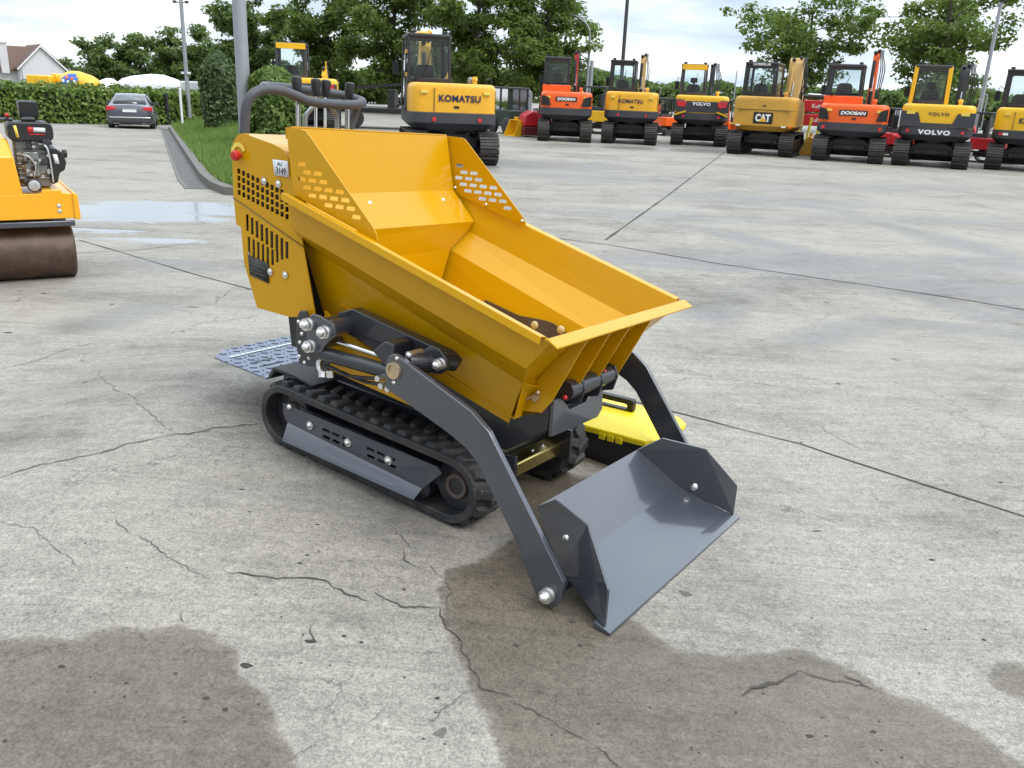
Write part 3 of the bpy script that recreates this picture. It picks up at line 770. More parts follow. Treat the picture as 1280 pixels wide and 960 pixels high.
# --- handlebar and levers
def smooth_path(P, n=5):
    P = [Vector(p) for p in P]; out = []
    for i in range(len(P) - 1):
        a = P[max(i - 1, 0)]; b_ = P[i]; c = P[i + 1]; d = P[min(i + 2, len(P) - 1)]
        for k in range(n):
            t = k / n
            out.append(.5 * ((2 * b_) + (c - a) * t + (2 * a - 5 * b_ + 4 * c - d) * t * t + (3 * b_ - a - 3 * c + d) * t ** 3))
    return out + [P[-1]]
hb = MB()
hb.tube(smooth_path([(-.345, -.375, 1.30), (-.343, -.375, 1.37), (-.335, -.37, 1.44), (-.325, -.345, 1.478), (-.32, -.30, 1.496), (-.30, -.235, 1.497), (-.285, -.18, 1.484), (-.275, -.12, 1.468), (-.275, .0, 1.464), (-.275, .10, 1.467), (-.28, .17, 1.474), (-.30, .205, 1.485), (-.36, .21, 1.497), (-.42, .16, 1.509), (-.44, .05, 1.513), (-.44, -.12, 1.514), (-.41, -.22, 1.511), (-.345, -.275, 1.50)], 5), .0185, 12)
hb.tube(smooth_path([(-.31, .195, 1.48), (-.335, .20, 1.44), (-.345, .18, 1.36), (-.345, .18, 1.30)], 4), .0175, 12)
hb.build('handlebar', handlegrey, D)
for k, (y, z) in enumerate(((-.126, 1.5), (-.028, 1.5), (.024, 1.5), (.156, 1.503))):
    lv = MB().tube([(-.33, y, 1.31), (-.33, y, 1.5)], .006, 8).build('control_lever', chrome, D)
    MB().lathe([(0, .013), (.008, .016), (.055, .021), (.066, .019), (.07, .008)], (-.33, y, 1.488), (.05 * (k - 1.5), .02 * (k - 1), 1), 10).build('grip', black, lv)
lb = MB()
lb.tube(smooth_path([(-.33, -.085, 1.30), (-.33, -.085, 1.40), (-.33, -.07, 1.425), (-.33, -.035, 1.455)], 3), .0095, 8)
lb.tube(smooth_path([(-.33, .09, 1.30), (-.33, .09, 1.405), (-.33, .078, 1.43), (-.33, .047, 1.457)], 3), .0095, 8)
lb.tube([(-.33, -.115, 1.30), (-.33, -.115, 1.45)], .005, 8).tube([(-.33, .143, 1.30), (-.33, .143, 1.45)], .005, 8)
for y in (-.12, -.085, .09, .15): lb.cyl((-.33, y, 1.32), (-.33, y, 1.345), .016, n=8)
lb.build('lever_bracket', alu, D)

# --- rubber tracks; their run follows the ground under the machine
def stadium(c0, c1, r, n=14):
    c0 = Vector(c0); c1 = Vector(c1); d = (c1 - c0).normalized(); nrm = Vector((-d.y, d.x)); L_ = (c1 - c0).length
    P = []
    for i in range(21): P.append(c0 + d * L_ * i / 21 + nrm * r)
    for i in range(n): a = math.pi / 2 - math.pi * i / n; P.append(c1 + (d * math.cos(a) + nrm * math.sin(a)) * r)
    for i in range(21): P.append(c1 - d * L_ * i / 21 - nrm * r)
    for i in range(n): a = -math.pi / 2 - math.pi * i / n; P.append(c0 + (d * math.cos(a) + nrm * math.sin(a)) * r)
    return P
hubm = paint('hub_brown', (.10, .075, .06), .5, dirt=.5)
C0, C1, TR = (-.140, .262), (.705, .194), .122
for sd in (-1, 1):
    yo, yi = .385 * sd, .205 * sd
    out = stadium(C0, C1, TR); inn = stadium(C0, C1, TR - .028)
    t = MB(); n = len(out)
    vs = [(p.x, y, p.y) for y in (yo, yi) for p in out] + [(p.x, y, p.y) for y in (yo, yi) for p in inn]
    fs = []
    for i in range(n):
        j = (i + 1) % n
        fs += [(i, j, n + j, n + i), (2 * n + i, 3 * n + i, 3 * n + j, 2 * n + j), (i, 2 * n + i, 2 * n + j, j), (n + i, n + j, 3 * n + j, 3 * n + i)]
    t.add(vs, fs)
    # chevron lugs: two staggered rows of rounded blocks
    per = [0]
    for i in range(n): per.append(per[-1] + (out[(i + 1) % n] - out[i]).length)
    def along(u):
        u %= per[-1]
        for i in range(n):
            if per[i + 1] >= u:
                a, b_ = out[i], out[(i + 1) % n]; f = (u - per[i]) / max(per[i + 1] - per[i], 1e-9)
                d = (b_ - a).normalized(); return a.lerp(b_, f), d, Vector((-d.y, d.x))
    NL = 36
    for k in range(NL):
        for row, (ya, yb, ph) in enumerate(((.374, .294, 0), (.300, .215, .5))):
            u = (k + ph) / NL * per[-1]
            p, d, nr = along(u)
            if row: u2 = u + .016
            def P3(du, y, h):
                q_, d_, n_ = along(u + du); return (q_.x + n_.x * h, y * sd, q_.y + n_.y * h)
            L0, L1, hh = .023, .015, .019
            sk = .012 * (1 if row else -1)
            base = [P3(-L0 + sk, ya, -.002), P3(L0 + sk, ya, -.002), P3(L0 - sk, yb, -.002), P3(-L0 - sk, yb, -.002)]
            top = [P3(-L1 + sk, ya - .006, hh), P3(L1 + sk, ya - .006, hh), P3(L1 - sk, yb + .006, hh), P3(-L1 - sk, yb + .006, hh)]
            t.add(base + top, [(0, 1, 2, 3), (7, 6, 5, 4), (0, 4, 5, 1), (1, 5, 6, 2), (2, 6, 7, 3), (3, 7, 4, 0)])
    # drive teeth inside
    trk = t.build('track', rubber, D, ang=40, bevel=.003, seg=1)
    for c, nm, rr in ((C0, 'sprocket', .088), (C1, 'idler_wheel', .092)):
        wz = MB().lathe([(0, .02), (.0, rr), (.02, rr + .01), (.1, rr + .01), (.12, rr), (.12, .02)], (c[0], .325 * sd, c[1]), (0, -sd, 0), 20)
        wz.lathe([(-.006, .02), (-.006, .038), (0, .04)], (c[0], .325 * sd, c[1]), (0, -sd, 0), 16)
        wz.build(nm, dgrey, trk)
        MB().lathe([(0, .030), (.010, .032), (.012, .045), (.0, .048)], (c[0], .327 * sd, c[1]), (0, sd, 0), 20).build('hub_ring', hubm, trk)
    for k in range(4):
        f = (k + .8) / 4.6; cx, cz = C0[0] + (C1[0] - C0[0]) * f, C0[1] + (C1[1] - C0[1]) * f
        MB().lathe([(0, .01), (0, .042), (.1, .042), (.1, .01)], (cx, .35 * sd, cz - .055), (0, -sd, 0), 14).build('track_roller', dgrey, trk)
    MB().prism([(-.1, .30), (.66, .24), (.66, .17), (-.1, .23)], 'y', .25 * sd, .33 * sd).build('track_frame', dgrey, trk)
    # folded plate along the outside, slotted, with three bolts
    fo = lambda p: (p[0], sd * (.372 + .030 * (p[2] if len(p) > 2 else 0)), p[1])
    gpl = MB()
    up = [(-.149, .312), (.646, .262), (.672, .246), (.605, .176), (-.088, .246)]
    sl = []
    for x0 in (.11, .34):
        for j in range(2):
            for i in range(3):
                cx = x0 + i * .052 + j * .012; cz = .285 - .068 * cx + .0 - j * .022 - .012
                sl.append([(cx - .019, cz + .005), (cx - .019, cz - .004), (cx + .019, cz - .0068), (cx + .019, cz + .0022)])
    def yy(z, x): return .372 + .030 * min(1, max(0, (.300 - .062 * (x + .149) + .012 - z) / .07))
    gpl.panel(up, sl, lambda p: (p[0], sd * yy(p[1], p[0]), p[1]), (0, -.004 * sd, 0))
    tg = gpl.build('track_guard', gshade, trk, smooth=False)
    MB().extrude([(-.088, sd * .402, .246), (.605, sd * .402, .176), (.589, sd * .428, .136), (-.088, sd * .428, .182)], (0, -.004 * sd, .003)).build('guard_skirt', grey, trk)
    bl = MB()
    for x, z in ((.03, .247), (.232, .229), (.435, .213)): bl.dome((x, sd * .394, z + .020), (0, sd, 0), .0115, 10, 1.0).lathe([(-.012, .017), (.003, .017)], (x, sd * .392, z + .020), (0, sd, 0), 12)
    bl.dome((-.105, sd * .374, .305), (0, sd, 0), .013, 10)
    pieces(bl, 'bolt', steel, tg)
# --- chassis
ch = MB().prism([(.968, .535), (.968, .43), (.80, .312), (-.12, .33), (-.12, .56), (.2, .60)], 'y', -.178, .178)
ch.prism([(-.12, .40), (.75, .35), (.75, .22), (-.12, .28)], 'y', -.19, .19)
chas = ch.build('chassis', dgrey, D, bevel=.004)
MB().prism([(.06, .72), (.06, .50), (.13, .49), (.68, .425), (.70, .46), (.62, .52), (.35, .60), (.16, .66)], 'y', -.352, -.340).build('side_plate', yellow, D, bevel=.002)
MB().prism([(.06, .72), (.06, .50), (.13, .49), (.68, .425), (.70, .46), (.62, .52), (.35, .60), (.16, .66)], 'y', .340, .352).build('side_plate', yellow, D, bevel=.002)
MB().prism([(-.18, .545), (-.13, .545), (-.065, .485), (.05, .488), (.095, .535), (.17, .545), (.183, .43), (.15, .405), (-.178, .41)], 'x', .97, .985).build('front_bracket', grey, D, bevel=.003)
pv = MB().cyl((1.005, -.15, .575), (1.005, .16, .575), .034, n=18)
pivot = pv.build('tipping_pivot', dgrey, D)
ea = MB()
for y in (-.075, .055, .165): ea.prism([(.96, .50), (1.03, .52), (1.045, .575), (1.03, .61), (.99, .618), (.95, .59)], 'y', y - .005, y + .005)
pieces(ea, 'pivot_ear', dgrey, pivot, bevel=.003)
rc = MB()
for x, y, z in ((1.02, -.17, .560), (1.02, .10, .60), (1.01, -.02, .60)): rc.sphere((x, y, z), .009, 8)
pieces(rc, 'grease_cap', red, pivot)
MB().prism([(.745, .20), (.81, .19), (.82, .25), (.755, .262)], 'y', -.25, .25).build('axle_tube', gold, D, bevel=.008)
bl = MB()
for y in (0.02, .09): bl.dome((.79, y, .256), (.2, 0, 1), .008, 8)
pieces(bl, 'bolt', steel, chas)
MB().prism([(.66, .30), (.86, .31), (.86, .19), (.66, .16)], 'y', -.20, -.185).build('bearing_plate', dgrey, chas, bevel=.003)
MB().prism([(.66, .30), (.86, .31), (.86, .19), (.66, .16)], 'y', .185, .20).build('bearing_plate', dgrey, chas, bevel=.003)
# --- loader linkage, mirrored on both sides
armp = [(.609, .690), (.590, .694), (.572, .684), (.557, .655), (.562, .572), (.83, .482), (.90, .452), (.948, .415), (1.10, .215), (1.195, .055), (1.218, .030), (1.262, .024), (1.288, .060), (1.292, .125), (1.0, .505), (.985, .526), (.915, .575)]
def bolt_set(m, x, y0, z, sd, r=.017):
    m.lathe([(0, r * 1.35), (.004, r * 1.35), (.004, r * 1.05), (.018, r * 1.05), (.018, r * 1.3), (.022, r * 1.3), (.022, r * .95)], (x, y0, z), (0, sd, 0), 12)
    m.dome((x, y0 + sd * .022, z), (0, sd, 0), r * .95, 12, 1.25)
for sd in (-1, 1):
    arm = MB().prism(armp, 'y', .538 * sd, .560 * sd).build('loader_arm', grey, D, bevel=.003)
    MB().lathe([(0, .028), (.012, .028), (.012, .021), (.006, .021), (.006, .002)], (.598, .558 * sd, .640), (0, sd, 0), 20).build('bushing', brass, arm)
    nz_ = MB()
    for dx, dz in ((.008, .042), (-.002, -.042)): nz_.dome((.598 + dx, .56 * sd, .640 + dz), (0, sd, 0), .007, 8)
    pieces(nz_, 'grease_nipple', steel, arm)
    b_ = MB(); bolt_set(b_, 1.245, .560 * sd, .068, sd, .018); pieces(b_, 'bolt', steel, arm)
    MB().cyl((.598, .37 * sd, .640), (.598, .545 * sd, .640), .035, n=16).cyl((.70, .375 * sd, .655), (.62, .52 * sd, .668), .03, n=12).build('cross_tube', dgrey, arm)
    br = MB().prism([(.125, .715), (.15, .742), (.185, .742), (.262, .722), (.268, .69), (.215, .635), (.20, .610), (.165, .598), (.135, .612), (.125, .655)], 'y', .486 * sd, .500 * sd)
    br.cyl((.225, .36 * sd, .700), (.225, .49 * sd, .700), .032, n=14).cyl((.15, .36 * sd, .700), (.15, .49 * sd, .700), .02, n=10).cyl((.15, .36 * sd, .625), (.15, .49 * sd, .625), .022, n=10)
    brk = br.build('pivot_bracket', grey, D, bevel=.003)
    b_ = MB()
    for x, z in ((.138, .703), (.222, .690), (.150, .625)): bolt_set(b_, x, .5 * sd, z, sd, .0175)
    pieces(b_, 'bolt', steel, brk)
    rp = MB().prism([(.0, .70), (.015, .722), (.045, .724), (.055, .70), (.10, .58), (.105, .52), (.01, .515), (-.01, .60)], 'y', .418 * sd, .430 * sd)
    rp.prism([(.08, .56), (.15, .585), (.155, .555), (.14, .50), (.08, .50)], 'y', .405 * sd, .415 * sd)
    rpo = rp.build('rear_bracket', dgrey, D, bevel=.003)
    b_ = MB()
    for x, z in ((.008, .678), (.025, .635), (.015, .60), (.012, .545), (.065, .55), (.04, .527), (.062, .675)): b_.dome((x, .43 * sd, z), (0, sd, 0), .0085, 8)
    b_.dome((.115, .417 * sd, .555), (0, sd, 0), .009, 8)
    pieces(b_, 'bolt', steel, rpo)
    lk = MB().prism([(.17, .735), (.25, .765), (.68, .690), (.72, .665), (.70, .63), (.60, .625), (.22, .665)], 'y', .352 * sd, .40 * sd)
    lk.prism([(.44, .665), (.50, .71), (.535, .705), (.545, .640), (.50, .625)], 'y', .40 * sd, .50 * sd)
    lko = lk.build('lift_link', dgrey, D, bevel=.005)
    ear = MB().prism([(.60, .672), (.665, .722), (.70, .715), (.735, .685), (.735, .655), (.71, .63), (.64, .62)], 'y', .445 * sd, .462 * sd).build('pivot_ear', dgrey, D, bevel=.004)
    b_ = MB(); bolt_set(b_, .712, .462 * sd, .668, sd, .016); b_.dome((.625, .52 * sd, .688), (0, sd, 0), .013, 10).cyl((.625, .46 * sd, .688), (.625, .525 * sd, .688), .015, n=10); pieces(b_, 'bolt', steel, ear)
    cy = MB().tube([(.165, .475 * sd, .600), (.54, .475 * sd, .598)], .026, 16).cyl((.15, .455 * sd, .60), (.15, .495 * sd, .60), .03, n=14).build('lift_cylinder', dgrey, D)
    MB().tube([(.24, .462 * sd, .652), (.46, .462 * sd, .640)], .0085, 10).build('cylinder_rod', chrome, cy)
    ho = MB()
    ho.tube(smooth_path([(.19, .48 * sd, .555), (.24, .485 * sd, .560), (.33, .485 * sd, .548), (.50, .50 * sd, .578)], 5), .0065, 7)
    ho.tube(smooth_path([(.21, .46 * sd, .548), (.27, .465 * sd, .545), (.38, .465 * sd, .535), (.52, .50 * sd, .560)], 5), .0065, 7)
    hso = ho.build('hydraulic_hose', black, D)
    hf = MB()
    hf.tube(smooth_path([(.185, .47 * sd, .585), (.168, .48 * sd, .57), (.172, .485 * sd, .545), (.19, .485 * sd, .528)], 4), .0085, 8)
    hf.cyl((.19, .485 * sd, .535), (.195, .49 * sd, .515), .013, n=6).cyl((.222, .48 * sd, .545), (.225, .48 * sd, .520), .013, n=6)
    for x, z in ((.50, .585), (.515, .562), (.545, .558)): hf.cyl((x, .50 * sd, z), (x, .535 * sd, z), .0115, n=6)
    pieces(hf, 'hose_fitting', steel, hso)
# --- shovel: the side wings fold inward towards the back plate
sp = MB()
ST, SA, SB, SC, SE, SF = (1.064, .365, .238), (1.148, .400, .300), (1.307, .460, .281), (1.429, .530, .140), (1.43, .530, .018), (1.22, .450, .100)
def my(p, sd): return (p[0], p[1] * sd, p[2])
sp.quad(my(ST, -1), my(ST, 1), my(SF, 1), my(SF, -1))
sp.quad(my(SF, -1), my(SF, 1), (1.408, .520, .020), (1.408, -.520, .020))
shv = sp.build('shovel', grey, D, solid=.006, smooth=False)
MB().prism([(1.395, .018), (1.398, .027), (1.453, .010), (1.455, .000), (1.395, .008)], 'y', -.542, .542).build('cutting_edge', grey, shv, bevel=.0015)
for sd in (-1, 1):
    wg = MB().quad(*[my(p, sd) for p in (ST, SA, SB, SF)]).quad(*[my(p, sd) for p in (SB, SC, SE, SF)])
    wing = wg.build('side_plate', grey, shv, solid=.009, fix=2, smooth=False, bevel=.0015, blim=40)
    MB().cyl((1.245, .455 * sd, .068), (1.245, .545 * sd, .068), .022, n=16).build('pivot_boss', dgrey, wing)
    MB().dome((1.277, .466 * sd, .112), (0, -sd, .15), .017, 14).build('bolt', steel, wing)
    MB().dome((1.222, .440 * sd, .205), (0, sd, .1), .013, 12).build('bolt', steel, wing)
# --- operator platform
pt = [(-.335, -.292), (-.734, -.243), (-.801, -.148), (-.83, .24), (-.79, .285), (-.335, .292)]
pfm = MB().prism([(p[0], p[1]) for p in pt], 'z', .352, .359)
for i_ in range(9):
    for j_ in range(15):
        x, y = -.80 + .052 * i_, -.27 + .0375 * j_ + .008 * (i_ % 2)
        if x < -.715 and (y < -.15 - (x + .801) * 1.2): continue
        a_ = R(45 if (i_ + j_) % 2 else -45); c_, s_ = math.cos(a_), math.sin(a_)
        if -.70 < x < -.655: continue
        pfm.prism([(x + c_ * u_ - s_ * v_, y + s_ * u_ + c_ * v_) for u_, v_ in ((-.016, 0), (0, -.0045), (.016, 0), (0, .0045))], 'z', .3592, .3625)
pf = pfm.build('platform', tread, D, smooth=False)
MB().prism([(-.335, .30), (-.1, .30), (-.1, .38), (-.335, .362)], 'y', -.2, .2).build('platform_hinge', dgrey, D)
ds = MB()
for k in range(15):
    y = -.20 + k * .031
    ds.prism([(-.690 - .02 * k / 15, y), (-.672 - .02 * k / 15, y), (-.672 - .02 * k / 15, y + .024), (-.690 - .02 * k / 15, y + .024)], 'z', .3605, .3635)
ds.build('grip_strip', white, pf)
gr = MB()
for k in range(3): gr.prism([(-.56 + .07 * k, -.19), (-.55 + .07 * k, -.19), (-.55 + .07 * k, -.07), (-.56 + .07 * k, -.07)], 'z', .3605, .3615)
pieces(gr, 'drain_slot', black, pf, smooth=False)
MB().prism([(-.275, .385), (-.245, .432), (-.12, .424), (-.02, .405), (-.02, .398), (-.12, .414), (-.235, .420), (-.265, .380)], 'y', -.335, -.20).build('mud_flap', rubber, D)

# --- lemon yellow case lying behind the shovel
K = thing('tool_case', 'lemon yellow and black case with carry handle lying behind the grey shovel', 'case', (.60, 3.35, gz(.65, 3.3)), math.atan2(.54, -.84) )
# local: x runs left along the dumper, -y away from it
K.rotation_euler = (0, 0, math.atan2(-.54, .84))
def prj(pts, z): return [(x, y, z) for x, y in pts]
def frust(m, base, z0, top, z1_):
    n = len(base); return m.add(prj(base, z0) + prj(top, z1_), [tuple(range(n))[::-1], tuple(range(n, 2 * n))] + [(i, (i + 1) % n, n + (i + 1) % n, n + i) for i in range(n)])
def oct_(x0, x1, y0, y1, c): return [(x0 + c, y0), (x1 - c, y0), (x1, y0 + c), (x1, y1 - c), (x1 - c, y1), (x0 + c, y1), (x0, y1 - c), (x0, y0 + c)]
frust(MB(), oct_(-.76, -.02, .03, .32, .03), 0, oct_(-.77, -.01, .02, .33, .03), .175).build('case_body', black, K, bevel=.004)
lid = MB()
frust(lid, oct_(-.79, .01, -.01, .35, .05), .165, oct_(-.79, .01, -.01, .35, .05), .19)
frust(lid, oct_(-.79, .01, -.01, .35, .05), .19, oct_(-.73, -.06, .06, .28, .04), .23)
lid.build('lid', caseyel, K, bevel=.004)
hd = MB().prism(rrect(-.43, -.17, .0, .055, .012), 'y', .16, .20)
hd = MB().panel(rrect(-.45, -.19, .225, .285, .014), [rrect(-.42, -.22, .237, .262, .008)], lambda p: (p[0], .17, p[1]), (0, .03, 0))
hd.build('handle', black, K, bevel=.003)
lt = MB()
for x in (-.62, -.42, -.24, -.20, -.16): lt.box(x - .015, x + .015, -.014, .0, .15, .178)
pieces(lt, 'latch', caseyel, K, bevel=.002)
# ------------------------------------------------------------------ pedestrian roller at the left edge
rc0 = at(97, 345)
ax_ = Vector((.46, .297, 0)).normalized()
RL = thing('road_roller', 'yellow walk-behind road roller with rusty steel drum and black engine, cut by the left edge', 'road roller', rc0, math.atan2(ax_.y, ax_.x))
# local: x along the drum axis (right end at 0), y away from the camera
RD = .205
dr = MB().lathe([(0, .02), (.0, RD - .02), (.012, RD), (.80, RD), (.812, RD - .02), (.812, .02)], (0, .05, RD), (-1, 0, 0), 56)
drum = dr.build('drum', drumm, RL, ang=50)
dr2 = MB().lathe([(0, .02), (.0, RD - .02), (.012, RD), (.80, RD), (.812, RD - .02), (.812, .02)], (0, .56, RD), (-1, 0, 0), 56).build('drum', drumm, RL, ang=50)
MB().box(-.80, .012, -.165, -.13, .420, .462).box(-.80, .012, .74, .775, .42, .462).build('scraper_bar', grey, RL, bevel=.006)
fr = MB()
fr.prism([(-.83, .478), (.025, .478), (.030, .50), (.030, .63), (.018, .660), (-.055, .672), (-.055, .692), (-.185, .692), (-.20, .668), (-.83, .655)], 'y', -.155, -.145)
fr.box(-.83, .02, -.145, .755, .485, .660)
fr.box(-.18, -.06, -.14, .5, .660, .690)
frm = fr.build('frame', roly, RL, bevel=.008)
MB().prism([(.012, .47), (.052, .47), (.055, .50), (.050, .65), (.035, .668), (.015, .672)], 'y', -.17, .77).build('end_plate', roly, RL, bevel=.006)
MB().box(-.14, -.05, -.150, -.08, .455, .480).build('mount_block', dgrey, RL, bevel=.003)
bl = MB()
for x, z in ((-.085, .575), (-.085, .535), (-.66, .60)): bl.dome((x, -.156, z), (0, -1, 0), .012, 10).lathe([(0, .016), (.003, .016)], (x, -.155, z), (0, -1, 0), 10)
pieces(bl, 'bolt', steel, frm)
hood = MB().prism([(-.83, .655), (-.318, .655), (-.352, .93), (-.362, 1.045), (-.83, 1.045)], 'y', -.13, .0)
hood = MB()
pA = [(-.83, -.145, .655), (-.312, -.145, .655), (-.345, -.145, .935), (-.83, -.145, .935)]
hood.add([(-.83, -.145, .655), (-.312, -.145, .655), (-.342, -.145, .935), (-.83, -.145, .935), (-.83, .0, 1.055), (-.362, .0, 1.055), (-.83, .55, 1.055), (-.362, .55, 1.055), (-.83, .55, .655), (-.312, .55, .655)],
         [(0, 1, 2, 3), (3, 2, 5, 4), (4, 5, 7, 6), (6, 7, 9, 8), (1, 9, 7, 5, 2), (0, 3, 4, 6, 8), (0, 8, 9, 1)])
hood.build('hood', roly, RL, bevel=.012)
eng = MB().box(-.31, -.10, .02, .36, .70, 1.06)
for k in range(7): eng.box(-.315, -.09, .0, .38, .76 + k * .035, .772 + k * .035)
eng.cyl((-.30, .05, .86), (-.20, -.03, .80), .03).cyl((-.16, -.02, .84), (-.16, .1, .84), .045).box(-.27, -.17, -.035, .06, .78, .96)
engine = eng.build('engine_block', alu, RL, bevel=.006)
cl = MB(); rj = random.Random(2)
for k in range(16):
    x, z = rj.uniform(-.31, -.08), rj.uniform(.72, 1.04)
    if k % 3: cl.cyl((x, -.03, z), (x + rj.uniform(-.03, .03), -.075, z + rj.uniform(-.02, .02)), rj.uniform(.01, .022), n=10)
    else: cl.box(x - .02, x + .02, -.06, -.0, z - .012, z + .012)
pieces(cl, 'engine_fitting', dgrey, engine, bevel=.002)
sl_ = MB()
for k in range(9):
    x, z = rj.uniform(-.30, -.10), rj.uniform(.74, 1.02); sl_.cyl((x, -.06, z), (x, -.085, z), .011, n=8)
sl_.tube(smooth_path([(-.16, -.05, 1.02), (-.115, -.08, 1.0), (-.10, -.08, .9), (-.095, -.06, .74)], 4), .007, 7)
sl_.tube(smooth_path([(-.30, -.05, .95), (-.24, -.09, .93), (-.20, -.08, .86), (-.22, -.06, .78)], 4), .006, 7)
sl_.build('engine_pipe', steel, engine)
tk = MB().prism(rrect(-.352, -.052, 1.035, 1.175, .045, 5), 'y', -.05, .26)
tank = tk.build('fuel_tank', black, RL, bevel=.012)
MB().quad((-.222, -.0515, 1.140), (-.185, -.0515, 1.140), (-.185, -.0515, 1.100), (-.222, -.0515, 1.100)).build('red_badge', red, tank, solid=.001)
MB().quad((-.183, -.0515, 1.137), (-.105, -.0515, 1.134), (-.105, -.0515, 1.104), (-.183, -.0515, 1.104)).build('white_badge', sticker, tank, solid=.001)
MB().quad((-.215, -.0515, 1.092), (-.108, -.0515, 1.090), (-.112, -.0515, 1.082), (-.215, -.0515, 1.083)).build('print_lines', red, tank, solid=.001)
MB().quad((-.312, -.0515, 1.150), (-.292, -.0515, 1.150), (-.280, -.0515, 1.065), (-.300, -.0515, 1.065)).build('caution_strip', ltyel, tank, solid=.001)
MB().lathe([(0, .035), (.03, .038), (.036, .03)], (-.20, .03, 1.172), (0, 0, 1), 14).cyl((-.25, .0, 1.19), (-.16, .0, 1.19), .016).build('fuel_cap', black, tank)
MB().prism(rrect(-.245, -.115, 1.20, 1.315, .01, 2), 'y', .16, .34).build('air_filter', black, RL, bevel=.01)
rcl = MB().lathe([(0, .02), (0, .12), (.02, .13), (.06, .125), (.075, .1)], (-.105, .16, .865), (1, 0, 0), 20)
rcl.prism([(-.10, .99), (-.05, .985), (.0, .95), (.012, .88), (-.002, .83), (-.045, .80), (-.06, .735), (-.10, .72)], 'y', -.04, .06)
rcl.lathe([(0, .03), (.03, .032), (.035, .01)], (.0, .05, .94), (1, 0, 0), 12)
rec = rcl.build('recoil_starter', black, RL, bevel=.006)
MB().quad((-.075, -.0415, .945), (-.045, -.0415, .942), (-.035, -.0415, .872), (-.065, -.0415, .874)).build('starter_label', sticker, rec, solid=.001)
lm = MB().lathe([(-.05, .02), (-.04, .045), (0, .05), (.004, .046)], (-.228, -.105, .722), (0, -1, 0), 20).build('headlamp', dgrey, RL)
MB().lathe([(0, .043), (.004, .03), (.006, .005)], (-.228, -.108, .722), (0, -1, 0), 20).build('lamp_lens', paint('lamp_glass', (.55, .56, .55), .15, metal=.5), lm)
hr = MB().tube([(-.83, .1, 1.19), (-.30, .1, 1.185)], .012, 8).tube([(-.46, .05, 1.16), (-.46, .05, 1.10)], .04, 10).tube([(-.335, .08, 1.18), (-.335, .08, 1.225)], .01, 8)
hr.build('steering_frame', dgrey, RL)
MB().sphere((-.335, .08, 1.215), .016, 8).build('red_knob', red, RL)
# ------------------------------------------------------------------ excavators parked with their backs to the camera
# local: x right, y forward, rear of the tracks at y = -1.15
def tracks_mb(xc, w_, y0=-1.15, y1=1.15, r=.33):
    t = MB(); c0 = Vector((y0 + r, r)); c1 = Vector((y1 - r, r))
    out = stadium(c0, c1, r - .035, 12); inn = stadium(c0, c1, r - .07, 12); n = len(out)
    xa, xb = xc - w_ / 2 + .03, xc + w_ / 2 - .03
    vs = [(x, p.x, p.y) for x in (xa, xb) for p in out] + [(x, p.x, p.y) for x in (xa, xb) for p in inn]
    for i in range(n): pass
    fs = []
    for i in range(n):
        j = (i + 1) % n
        fs += [(i, j, n + j, n + i), (2 * n + i, 3 * n + i, 3 * n + j, 2 * n + j), (i, 2 * n + i, 2 * n + j, j), (n + i, n + j, 3 * n + j, 3 * n + i)]
    t.add(vs, fs)
    per = [0]
    for i in range(n): per.append(per[-1] + (out[(i + 1) % n] - out[i]).length)
    NS = 40
    def pos(u):
        u %= per[-1]
        for i in range(n):
            if per[i + 1] >= u:
                a, b_ = out[i], out[(i + 1) % n]; return a.lerp(b_, (u - per[i]) / max(1e-9, per[i + 1] - per[i])), (b_ - a).normalized()
    for k in range(NS):
        p, d = pos(k / NS * per[-1]); nr = Vector((-d.y, d.x)); L_ = per[-1] / NS * .46
        q = [p - d * L_ + nr * .0, p + d * L_ + nr * .0, p + d * L_ + nr * .018, p + d * L_ * .2 + nr * .018, p + d * L_ * .1 + nr * .037, p - d * L_ * .1 + nr * .037, p - d * L_ * .2 + nr * .018, p - d * L_ + nr * .018]
        t.prism([(a.x, a.y) for a in q], 'x', xc - w_ / 2, xc + w_ / 2)
    return t

def plan(hw, y0, y1, r, n=5, bow=0):
    """plan outline with rounded rear corners and a slightly bowed back"""
    P = [(-hw, y1)]
    for i in range(n + 1):
        a = R(180 + 90 * i / n); P.append((-hw + r + r * math.cos(a), y0 + r + r * math.sin(a)))
    if bow: P += [(x * (hw - r), y0 - bow * (1 - x * x)) for x in (-.6, -.2, .2, .6)]
    for i in range(n + 1):
        a = R(270 + 90 * i / n); P.append((hw - r + r * math.cos(a), y0 + r + r * math.sin(a)))
    return P + [(hw, y1)]

